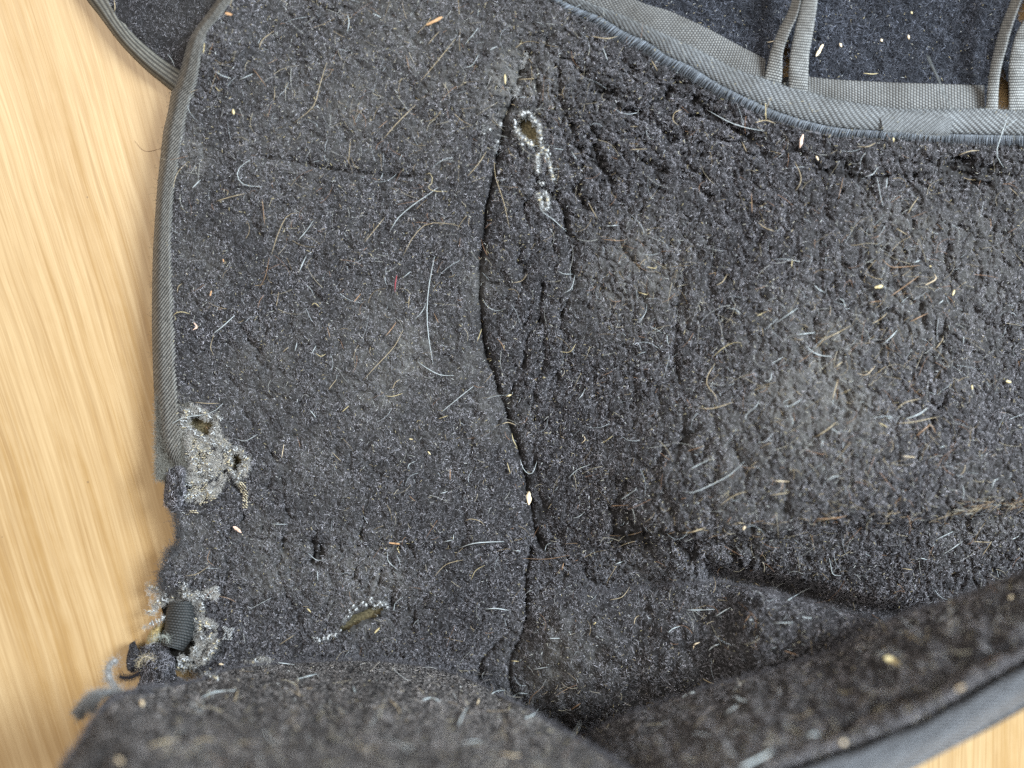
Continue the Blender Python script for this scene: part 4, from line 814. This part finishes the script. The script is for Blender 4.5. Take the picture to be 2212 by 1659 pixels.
T_(2, 0, [([(155, 710), (300, 790), (420, 830), (530, 848)], 'white', 7), ([(535, 645), (540, 780)], 'yellow', 7), ([(470, 795), (540, 780), (600, 800)], 'tan', 8), ([(780, 870), (760, 960)], 'pink', 18, 'splinter'), ([(2105, 765), (2060, 890), (2035, 1000), (2080, 1085)], 'white', 6), ([(1790, 1005), (1860, 980), (1920, 975)], 'tan', 7),
    ([(1175, 1145), (1230, 1130), (1265, 1085)], 'white', 7), ([(725, 1045), (760, 1120), (765, 1180), (730, 1240)], 'tan', 5), ([(910, 288), (865, 365)], 'pale', 18, 'chip'), ([(1460, 1385), (1490, 1330), (1530, 1275)], 'tan', 6), ([(490, 1440), (530, 1475), (600, 1500)], 'tan', 6), ([(1018, 280), (1030, 305)], 'pale', 16, 'husk'), ([(1286, 252), (1292, 270)], 'pale', 16, 'husk'),
    ([(1462, 225), (1468, 255)], 'pale', 14, 'husk'), ([(1480, 75), (1488, 90)], 'yellow', 12, 'husk'), ([(1170, 475), (1230, 480), (1265, 475)], 'yellow', 8), ([(550, 275), (600, 265)], 'pale', 8), ([(1325, 1150), (1318, 1220)], 'white', 7), ([(385, 920), (415, 985)], 'tan', 6), ([(445, 1250), (450, 1380)], 'brown', 6), ([(1260, 1150), (1280, 1260), (1300, 1340)], 'white', 4),
    ([(1385, 1480), (1450, 1520)], 'tan', 6), ([(1250, 925), (1200, 950), (1130, 950)], 'tan', 6), ([(1365, 890), (1368, 920)], 'yellow', 12, 'husk'), ([(1090, 820), (1120, 825)], 'pale', 8, 'chip'), ([(865, 1010), (880, 1040)], 'pale', 12, 'husk'), ([(1995, 1420), (1998, 1480)], 'brown', 5), ([(1040, 1150), (1010, 1290)], 'brown', 4)])
T_(0, 1, [([(1035, 1170), (1110, 1090), (1200, 1045), (1340, 1025), (1420, 985), (1445, 955)], 'white', 7), ([(1380, 505), (1450, 450), (1520, 385)], 'white', 9), ([(1940, 100), (1965, 40), (1985, 0)], 'white', 8), ([(1255, 430), (1275, 460), (1250, 480)], 'pink', 14, 'splinter'), ([(1120, 390), (1140, 370), (1180, 362), (1230, 375)], 'yellow', 6),
    ([(1385, 510), (1365, 590), (1385, 645)], 'tan', 4), ([(1530, 1185), (1590, 1198), (1670, 1155)], 'white', 5), ([(1840, 1220), (1825, 1310)], 'pale', 6), ([(2045, 630), (2080, 650), (2110, 635)], 'yellow', 6), ([(1265, 948), (1340, 955), (1420, 955)], 'tan', 5), ([(1320, 1090), (1365, 1138)], 'brown', 7), ([(1830, 625), (1870, 590)], 'tan', 6),
    ([(1150, 235), (1155, 200), (1180, 178)], 'tan', 5), ([(1745, 10), (1720, 130), (1680, 210)], 'brown', 4), ([(2020, 320), (2040, 305), (2070, 330)], 'yellow', 7), ([(1370, 225), (1362, 260)], 'orange', 10, 'chip'), ([(1445, 20), (1450, 40)], 'orange', 10, 'chip'), ([(2180, 800), (2125, 870)], 'tan', 5), ([(2210, 1330), (2150, 1270)], 'tan', 4), ([(2010, 1000), (2050, 1050)], 'white', 7), ([(1600, 1340), (1605, 1400)], 'tan', 5),
    ([(1075, 1340), (1085, 1395)], 'yellow', 3), ([(2120, 460), (2140, 530)], 'brown', 5), ([(2050, 580), (2015, 640)], 'white', 6), ([(1925, 560), (1910, 620)], 'white', 6)])
T_(1, 1, [([(605, 0), (570, 180), (555, 350), (565, 520), (595, 700)], 'white', 8), ([(360, 125), (350, 180), (347, 235)], 'red', 8, 'thread'), ([(495, 685), (560, 730), (640, 770), (730, 775)], 'white', 7), ([(855, 845), (760, 920), (640, 1020)], 'white', 7), ([(480, 410), (530, 350), (550, 300)], 'white', 5), ([(400, 480), (340, 590), (200, 740), (140, 810)], 'tan', 6),
    ([(1215, 1525), (1215, 1612)], 'pale', 38, 'husk'), ([(1160, 1320), (1180, 1380), (1220, 1415), (1245, 1395), (1268, 1330)], 'white', 6), ([(1470, 1440), (1530, 1385), (1615, 1350)], 'white', 6), ([(1810, 1580), (1915, 1510)], 'white', 8), ([(915, 275), (950, 330), (1010, 355), (1065, 340)], 'white', 4), ([(1105, 175), (1170, 160), (1205, 115)], 'tan', 5),
    ([(285, 905), (330, 910), (400, 890)], 'yellow', 6), ([(5, 1010), (50, 970)], 'yellow', 8), ([(1040, 1090), (1080, 1078), (1130, 1095)], 'tan', 7), ([(1105, 1150), (1115, 1195), (1140, 1240)], 'yellow', 8), ([(705, 1380), (705, 1450)], 'orange', 6), ([(125, 245), (80, 300)], 'orange', 6), ([(355, 430), (320, 480), (285, 520)], 'orange', 6), ([(1430, 245), (1490, 210), (1515, 120)], 'white', 5),
    ([(1980, 70), (2030, 80), (2045, 65)], 'yellow', 8), ([(1930, 235), (1975, 250), (1990, 240)], 'yellow', 8), ([(1930, 430), (1970, 370), (1978, 340)], 'white', 5), ([(1570, 1165), (1580, 1190), (1555, 1215)], 'pale', 7), ([(1750, 1620), (1860, 1615)], 'orange', 5), ([(630, 1055), (690, 1035)], 'yellow', 7), ([(1400, 95), (1440, 115), (1500, 118)], 'white', 5), ([(1070, 910), (1105, 898)], 'yellow', 12, 'husk'),
    ([(1010, 535), (1040, 570), (1060, 615)], 'brown', 6), ([(440, 260), (435, 340)], 'tan', 6), ([(600, 370), (630, 435)], 'brown', 5), ([(1980, 310), (1970, 370), (1930, 430)], 'white', 4), ([(330, 865), (350, 820), (380, 800)], 'tan', 6), ([(1580, 860), (1560, 900), (1535, 930)], 'white', 6), ([(430, 1380), (440, 1350), (480, 1330)], 'white', 6), ([(640, 1540), (690, 1525)], 'white', 7), ([(440, 1555), (480, 1590)], 'brown', 5),
    ([(1420, 620), (1480, 622), (1520, 570)], 'yellow', 6), ([(560, 1265), (578, 1288)], 'yellow', 10, 'husk'), ([(440, 1186), (465, 1188)], 'yellow', 9, 'husk'), ([(1075, 1340), (1095, 1410)], 'yellow', 7), ([(880, 555), (900, 500), (910, 470)], 'yellow', 6), ([(395, 145), (450, 100)], 'white', 6), ([(2110, 510), (2115, 570)], 'white', 6), ([(1995, 455), (2050, 480), (2080, 500)], 'white', 4), ([(1690, 1215), (1760, 1165)], 'yellow', 6)])
T_(2, 1, [([(1290, 580), (1350, 525), (1395, 475)], 'white', 10), ([(1435, 1060), (1530, 1025), (1585, 985)], 'white', 10), ([(0, 1525), (60, 1535), (150, 1500), (270, 1440), (340, 1390), (400, 1330)], 'white', 8), ([(50, 1380), (170, 1320)], 'white', 8), ([(860, 600), (920, 540), (1000, 500), (1090, 450)], 'tan', 7), ([(1350, 260), (1420, 210), (1530, 130)], 'brown', 8),
    ([(1290, 20), (1350, 70), (1440, 70), (1540, 60)], 'brown', 7), ([(860, 1175), (930, 1130), (1000, 1075)], 'tan', 9), ([(210, 695), (160, 780), (160, 840), (210, 900), (225, 950)], 'tan', 6), ([(100, 985), (180, 990), (260, 970), (330, 945)], 'tan', 7), ([(800, 580), (840, 620), (900, 645), (965, 650)], 'white', 8), ([(745, 510), (860, 495)], 'white', 9), ([(610, 430), (690, 375), (750, 335)], 'white', 7),
    ([(580, 695), (650, 655)], 'white', 7), ([(1510, 1170), (1570, 1120), (1610, 1095), (1640, 1150)], 'brown', 10), ([(1475, 425), (1590, 370)], 'brown', 9), ([(1005, 800), (990, 860), (970, 930)], 'tan', 8), ([(985, 725), (1035, 685)], 'tan', 9), ([(1245, 206), (1298, 194)], 'yellow', 24, 'seed'), ([(2095, 812), (2128, 818)], 'yellow', 18, 'seed'), ([(1762, 218), (1750, 256)], 'yellow', 13, 'husk'), ([(1873, 835), (1878, 866)], 'yellow', 12, 'husk'),
    ([(1570, 190), (1640, 150), (1630, 115)], 'pale', 10), ([(1380, 1000), (1440, 950), (1540, 925)], 'tan', 6), ([(1385, 1085), (1500, 1075), (1660, 1040)], 'tan', 6), ([(855, 190), (880, 215), (920, 235)], 'white', 8), ([(1010, 275), (1040, 290), (1058, 345)], 'white', 7), ([(1225, 440), (1280, 410), (1325, 370)], 'tan', 7), ([(1215, 300), (1290, 290)], 'brown', 8), ([(220, 190), (260, 165), (290, 115)], 'tan', 7), ([(710, 20), (705, 75)], 'yellow', 7),
    ([(195, 655), (270, 590), (340, 560), (385, 565)], 'yellow', 5), ([(480, 390), (540, 360)], 'yellow', 7), ([(300, 340), (340, 345), (375, 375)], 'white', 6), ([(530, 810), (570, 800), (575, 750)], 'white', 7), ([(30, 1265), (130, 1235)], 'brown', 7), ([(650, 1465), (640, 1520)], 'brown', 6), ([(930, 1465), (970, 1435), (1015, 1425)], 'white', 8), ([(1510, 1305), (1410, 1295)], 'pale', 7), ([(1800, 1420), (1825, 1390), (1832, 1350)], 'tan', 6), ([(1600, 65), (1612, 68)], 'yellow', 14, 'husk'),
    ([(590, 1458), (690, 1462)], 'pale', 9), ([(570, 1550), (680, 1535)], 'tan', 7), ([(240, 1620), (290, 1580), (350, 1545), (420, 1525)], 'tan', 6), ([(1655, 315), (1690, 285)], 'white', 9), ([(1820, 520), (1820, 570)], 'white', 6), ([(2000, 1520), (2020, 1460), (2050, 1440)], 'white', 7), ([(1640, 600), (1680, 550), (1690, 520)], 'tan', 7), ([(1490, 45), (1540, 28)], 'white', 9), ([(1130, 760), (1190, 770), (1250, 710)], 'pale', 6), ([(650, 975), (700, 970), (770, 930)], 'white', 7),
    ([(405, 1060), (420, 1020), (470, 980), (500, 930)], 'white', 5), ([(970, 1120), (1020, 1155)], 'white', 8), ([(895, 1240), (912, 1190)], 'white', 8), ([(700, 1035), (715, 1070), (710, 1095)], 'white', 7), ([(1660, 1245), (1700, 1230)], 'white', 7), ([(1310, 1055), (1360, 1045)], 'white', 7), ([(1270, 1080), (1330, 1110)], 'yellow', 8), ([(1815, 1590), (1822, 1520), (1810, 1480)], 'white', 5)])
T_(0, 2, [([(1510, 95), (1535, 110), (1565, 135)], 'pink', 20, 'splinter'), ([(1610, 635), (1760, 555)], 'white', 5), ([(1810, 860), (1910, 795)], 'tan', 5), ([(1705, 955), (1800, 975), (1910, 990)], 'white', 8), ([(1915, 1085), (2050, 1050)], 'white', 9), ([(1310, 1200), (1400, 1165), (1530, 1155)], 'white', 11), ([(1290, 1210), (1320, 1250), (1290, 1300)], 'white', 8), ([(1545, 1150), (1520, 1230)], 'tan', 10),
    ([(1200, 415), (1280, 400), (1360, 345)], 'tan', 4), ([(1995, 265), (2050, 310), (2110, 310)], 'white', 5), ([(1360, 250), (1345, 310), (1390, 350)], 'brown', 4), ([(1755, 78), (1865, 80)], 'white', 5), ([(2055, 380), (2060, 445)], 'white', 6), ([(910, 1230), (930, 1250)], 'pale', 36, 'chip'), ([(1420, 985), (1450, 990)], 'pale', 12, 'husk'), ([(1420, 545), (1480, 560), (1530, 585)], 'brown', 4), ([(1990, 625), (2015, 650)], 'yellow', 10, 'husk'),
    ([(960, 1520), (1050, 1490), (1170, 1475)], 'tan', 12), ([(1240, 1500), (1320, 1470), (1400, 1480)], 'tan', 8), ([(760, 1610), (790, 1620)], 'pale', 40, 'chip')])
T_(1, 2, [([(760, 235), (850, 205), (950, 195), (1055, 192)], 'white', 9), ([(930, 630), (1000, 625), (1085, 637)], 'white', 9), ([(1340, 820), (1415, 818)], 'white', 9), ([(1245, 1020), (1335, 1005)], 'white', 9), ([(970, 1180), (1010, 1160), (1060, 1155)], 'white', 10), ([(1105, 1200), (1150, 1175), (1205, 1178)], 'white', 9), ([(1190, 1335), (1240, 1315), (1275, 1280)], 'white', 16), ([(2115, 785), (2150, 755), (2195, 740)], 'white', 8),
    ([(800, 60), (840, 45), (900, 60), (930, 90)], 'tan', 5), ([(1175, 300), (1330, 305), (1480, 280)], 'brown', 4), ([(600, 420), (680, 340), (790, 310)], 'tan', 5), ([(840, 440), (870, 380), (930, 345)], 'yellow', 5), ([(1740, 570), (1820, 550), (1870, 485)], 'tan', 5), ([(1895, 745), (1905, 690), (1930, 670)], 'tan', 6), ([(340, 640), (350, 590), (400, 550)], 'white', 6), ([(760, 1380), (790, 1310), (820, 1260)], 'white', 12), ([(520, 1220), (580, 1205), (640, 1225)], 'white', 14),
    ([(1525, 1450), (1530, 1400)], 'yellow', 16), ([(1490, 1280), (1550, 1240)], 'brown', 12), ([(1215, 1260), (1230, 1200), (1310, 1130)], 'brown', 7), ([(215, 785), (250, 748)], 'yellow', 12, 'husk'), ([(660, 195), (725, 180)], 'white', 6), ([(725, 185), (728, 145)], 'white', 6), ([(1770, 340), (1825, 320)], 'white', 9), ([(1110, 250), (1160, 252)], 'white', 8), ([(300, 260), (305, 320), (365, 375)], 'white', 5), ([(360, 230), (378, 270)], 'yellow', 9), ([(1650, 715), (1635, 728)], 'yellow', 10, 'husk'), ([(1100, 965), (1150, 968)], 'yellow', 8),
    ([(1320, 250), (1330, 215), (1360, 200)], 'white', 5), ([(1500, 40), (1540, 30), (1575, 0)], 'white', 6), ([(310, 200), (380, 208)], 'orange', 12, 'chip'), ([(310, 1215), (360, 1260), (385, 1310)], 'tan', 12), ([(790, 1500), (860, 1485), (910, 1490)], 'white', 9), ([(1030, 1560), (1090, 1575), (1160, 1580)], 'pale', 12), ([(880, 1250), (895, 1205)], 'pale', 12), ([(75, 1130), (90, 1170)], 'white', 12), ([(1430, 380), (1440, 330)], 'orange', 6)])
T_(2, 2, [([(670, 580), (750, 530), (830, 490)], 'white', 8), ([(950, 300), (960, 350), (975, 405), (1025, 412)], 'white', 7), ([(1685, 275), (1750, 235), (1815, 190)], 'white', 8), ([(25, 635), (120, 635), (210, 630)], 'white', 8), ([(210, 680), (270, 640), (310, 620)], 'white', 10), ([(1310, 945), (1360, 960), (1405, 990)], 'yellow', 34, 'chip'), ([(370, 1659), (470, 1610), (580, 1550)], 'white', 26), ([(780, 1460), (830, 1440), (890, 1440)], 'white', 18),
    ([(1775, 1150), (1825, 1130)], 'pale', 28, 'husk'), ([(1540, 1390), (1600, 1350)], 'pale', 26, 'husk'), ([(870, 45), (990, 40), (1060, 25)], 'brown', 12), ([(0, 135), (60, 130), (150, 100)], 'tan', 12), ([(392, 115), (405, 92)], 'pale', 20, 'seed'), ([(330, 80), (360, 70), (400, 75)], 'tan', 8), ([(580, 720), (720, 715)], 'white', 7), ([(770, 680), (840, 690)], 'white', 9), ([(1510, 310), (1545, 300), (1585, 310)], 'white', 7), ([(1880, 190), (1940, 195), (2000, 195)], 'tan', 5), ([(2000, 195), (1970, 240), (1940, 285)], 'tan', 6), ([(165, 900), (200, 870), (240, 855)], 'white', 12),
    ([(70, 890), (75, 860), (110, 845)], 'pale', 14), ([(400, 715), (440, 660)], 'brown', 6), ([(1630, 185), (1755, 125)], 'white', 6), ([(1420, 365), (1490, 375)], 'tan', 6), ([(2130, 180), (2180, 155)], 'white', 7), ([(2115, 560), (2140, 545)], 'pale', 16, 'husk'), ([(270, 1310), (330, 1270), (360, 1250)], 'white', 12), ([(340, 1210), (420, 1225)], 'white', 16), ([(1020, 1500), (1060, 1490)], 'pale', 26, 'husk'), ([(500, 480), (465, 458)], 'tan', 6),
    ([(660, 900), (750, 930)], 'brown', 9), ([(130, 1080), (190, 1110), (270, 1120)], 'tan', 9), ([(0, 1200), (40, 1175), (100, 1165)], 'white', 16), ([(420, 700), (455, 698)], 'white', 10)])
ORD = ['first', 'second', 'third', 'fourth', 'fifth', 'sixth', 'seventh', 'eighth', 'ninth', 'tenth', 'eleventh', 'twelfth', 'thirteenth', 'fourteenth', 'fifteenth', 'sixteenth', 'seventeenth', 'eighteenth', 'nineteenth', 'twentieth']
bylab = {}
for it in items:
    p = it['p']; n = 9 if it['kind'] in ('hair', 'thread') else 7
    q = resample(p, n, len(p) > 2); z = top(q[:, 0], q[:, 1]); zs = np.convolve(np.r_[z[:2].mean(), z, z[-2:].mean()], [.25, .5, .25], 'valid')
    zs = np.maximum(np.maximum(z, zs), zs.mean() if it['kind'] != 'hair' else 0)+(.75 if z.mean() > .5 else .12)
    if it['kind'] in ('hair', 'thread'): zs = zs+.5*np.sin(np.linspace(0, np.pi, n))*rng.random()
    V = P(q[:, 0], q[:, 1], zs); dcam = np.linalg.norm(CAM-V.mean(0)); r = it['w']*(.31 if it['kind'] == 'hair' else .46)*dcam/FPX
    c0 = V.mean(0)
    nm = {'hair': 'loose_hair', 'thread': 'loose_thread', 'chip': 'wood_chip', 'husk': 'seed_husk', 'seed': 'seed', 'splinter': 'wood_splinter'}[it['kind']]
    if it['kind'] in ('hair', 'thread'):
        o = tube_obj(nm, V-c0, r*np.clip(np.sin(np.linspace(.35, 2.9, n))*1.15, .3, 1), MH[it['col']], None, 5)
    else:
        prof = {'chip': [.55, .9, 1, .85, 1, .8, .35], 'husk': [.25, .7, 1, 1, .9, .6, .2], 'seed': [.35, .8, 1, 1, 1, .8, .35], 'splinter': [.3, .8, 1, .9, 1, .6, .15]}[it['kind']]
        t = V[-1]-V[0]; t /= np.linalg.norm(t); u = np.cross([0, 0, 1.], t); u /= np.linalg.norm(u); w = np.cross(t, u)
        a = np.linspace(0, 2*np.pi, 8, endpoint=False); fl = {'chip': .28, 'husk': .4, 'seed': .7, 'splinter': .35}[it['kind']]
        jit = 1+.14*rng.normal(0, 1, (n, 8)); VV = (V-c0)[:, None]+r*np.array(prof)[:, None, None]*jit[..., None]*(np.cos(a)[None, :, None]*u+fl*np.sin(a)[None, :, None]*w)
        F = [tuple(map(int, f)) for f in grid_faces(n, 8, closed=True)]+[tuple(range(8))[::-1], tuple(range((n-1)*8, n*8))]
        me = bpy.data.meshes.new(nm); me.from_pydata([tuple(v) for v in VV.reshape(-1, 3)], [], F); me.update(); me.materials.append(MH[it['col']])
        me.polygons.foreach_set('use_smooth', np.full(len(me.polygons), it['kind'] in ('seed', 'husk'))); o = link(bpy.data.objects.new(nm, me))
    o.location = c0
    ln = plen(p); ben = ln/(np.linalg.norm(p[-1]-p[0])+1e-6)
    kind = {'hair': 'hair', 'thread': 'thread', 'chip': 'wood chip', 'husk': 'seed husk', 'seed': 'seed', 'splinter': 'wood splinter'}[it['kind']]
    size = ('long' if ln > 75 else 'short' if ln < 36 else 'medium') if it['kind'] == 'hair' else ''
    shape = ('curled' if ben > 1.25 else 'curved' if ben > 1.025 else 'straight') if it['kind'] == 'hair' else ''
    lab = ' '.join(x for x in (size, shape, {'pink': 'pinkish'}.get(it['col'], it['col']), kind, region(*p.mean(0))) if x)
    o['category'] = {'hair': 'hair', 'thread': 'thread'}.get(it['kind'], kind.split()[-1]); o['group'] = {'hair': 'loose hairs caught on the fleece', 'thread': 'loose threads'}.get(it['kind'], 'plant and wood bits on the fleece')
    bylab.setdefault(lab, []).append((p.mean(0)[1], o))
for lab, lst in bylab.items():
    lst.sort(key=lambda a: a[0])
    for k, (_, o) in enumerate(lst):
        o['label'] = lab if len(lst) == 1 else lab+(', %s from the top' % ORD[k])
# ---- uncountable fine hairs and hay dust
def scatter(name, n, dens, Lr, rad, cols, lab, cat, lift=.55, k=4, curl=.8):
    x = 330+2000*rng.random(n*4); y = -70+1740*rng.random(n*4); z = top(x, y); m = (z > 1.0) & (rng.random(n*4) < dens(x, y)) & (inside(x, y, PANEL_POLY) | (z > 8) | ((y < 240) & (x > 1350)) )
    x, y, z = x[m][:n], y[m][:n], z[m][:n]; p = P(x, y, z+.45); N = np.tile([0, 0, 1.], (len(x), 1))
    for a in (0, 1): N[:, a] = rng.normal(0, .25, len(x))
    N /= np.linalg.norm(N, axis=1, keepdims=True)
    phi = rng.random(len(x))*2*np.pi
    lo, hi = Lr; s = strands(p, N, lo+(hi-lo)*rng.random(len(x))**2, lift*rng.random(len(x)), curl=curl, k=k, phi=phi, sink=0)
    ci = rng.integers(0, len(cols), len(x)); c = np.array(cols)[ci]*(.7+.5*rng.random((len(x), 1)))
    hair_obj(name, s, rad*MM*(.6+.8*rng.random(len(x))), c, M_YARN, None, kind='stuff', label=lab, category=cat)
g2 = lambda x, y, cx_, cy_, r: np.exp(-((x-cx_)**2+(y-cy_)**2)/(2*r*r))
hd = lambda x, y: np.clip(.17+1.0*g2(x, y, 1400, 620, 90)+1.0*g2(x, y, 1880, 800, 190)+.7*g2(x, y, 1990, 560, 90)+.4*g2(x, y, 1100, 220, 90)+.6*g2(x, y, 2100, 1090, 90)+.35*g2(x, y, 850, 300, 250)+.3*g2(x, y, 1650, 1180, 200)-.25*(y > 1430)-.25*((x < 700) & (y > 700))-.28*((y < 240) & (x > 1400)), .02, 1)
scatter('fine_loose_hairs', 2300, hd, (1.0, 6.5), .030, [(.50, .54, .56), (.46, .40, .29), (.38, .29, .17), (.30, .17, .10), (.45, .45, .42)], 'fine short hairs scattered all over the fleece lining', 'hair')
scatter('hay_dust', 7000, lambda x, y: np.clip(.45+.4*g2(x, y, 850, 300, 350)+.3*g2(x, y, 1500, 1000, 300), 0, 1), (.2, .8), .045, [(.52, .44, .27), (.55, .52, .43), (.46, .39, .22), (.58, .59, .57)], 'tiny pale flecks of hay dust caught in the fleece', 'dust', lift=.2, k=3, curl=.4)
lx = 1200+1130*rng.random(2600)**.8; ly = np.interp(lx, [p[0] for p in LINE], [p[1] for p in LINE])+rng.normal(0, 9, 2600); kp = rng.random(2600) < .02+.13*sstep(1850, 2250, lx); lx, ly = lx[kp], ly[kp]
pp = P(lx, ly, top(lx, ly)+.5); s = strands(pp, np.tile([0, 0, 1.], (len(lx), 1)), 1.5+3*rng.random(len(lx)), .3, curl=.8, phi=np.pi/2+rng.normal(0, .35, len(lx)), sink=0)
hair_obj('seam_caught_hairs', s, .034*MM, np.array([(.28, .18, .10), (.38, .29, .18), (.42, .38, .3)])[rng.integers(0, 3, len(lx))], M_YARN, None, kind='stuff', label='brown hairs caught along the sewn line', category='hair')

fd = lambda x, y: np.clip(1.0*(y > 1425+60*np.abs(x-800)/700)*(x < 1400)+.8*((y > 1600-.37*(x-1200)) & (x > 1200)), 0, 1)
scatter('fold_lint', 2000, fd, (.6, 5.0), .045, [(.40, .36, .30), (.32, .25, .17), (.45, .45, .44), (.22, .20, .18), (.50, .44, .32)], 'blurred lint and hairs on the raised front folds', 'lint', lift=.6)
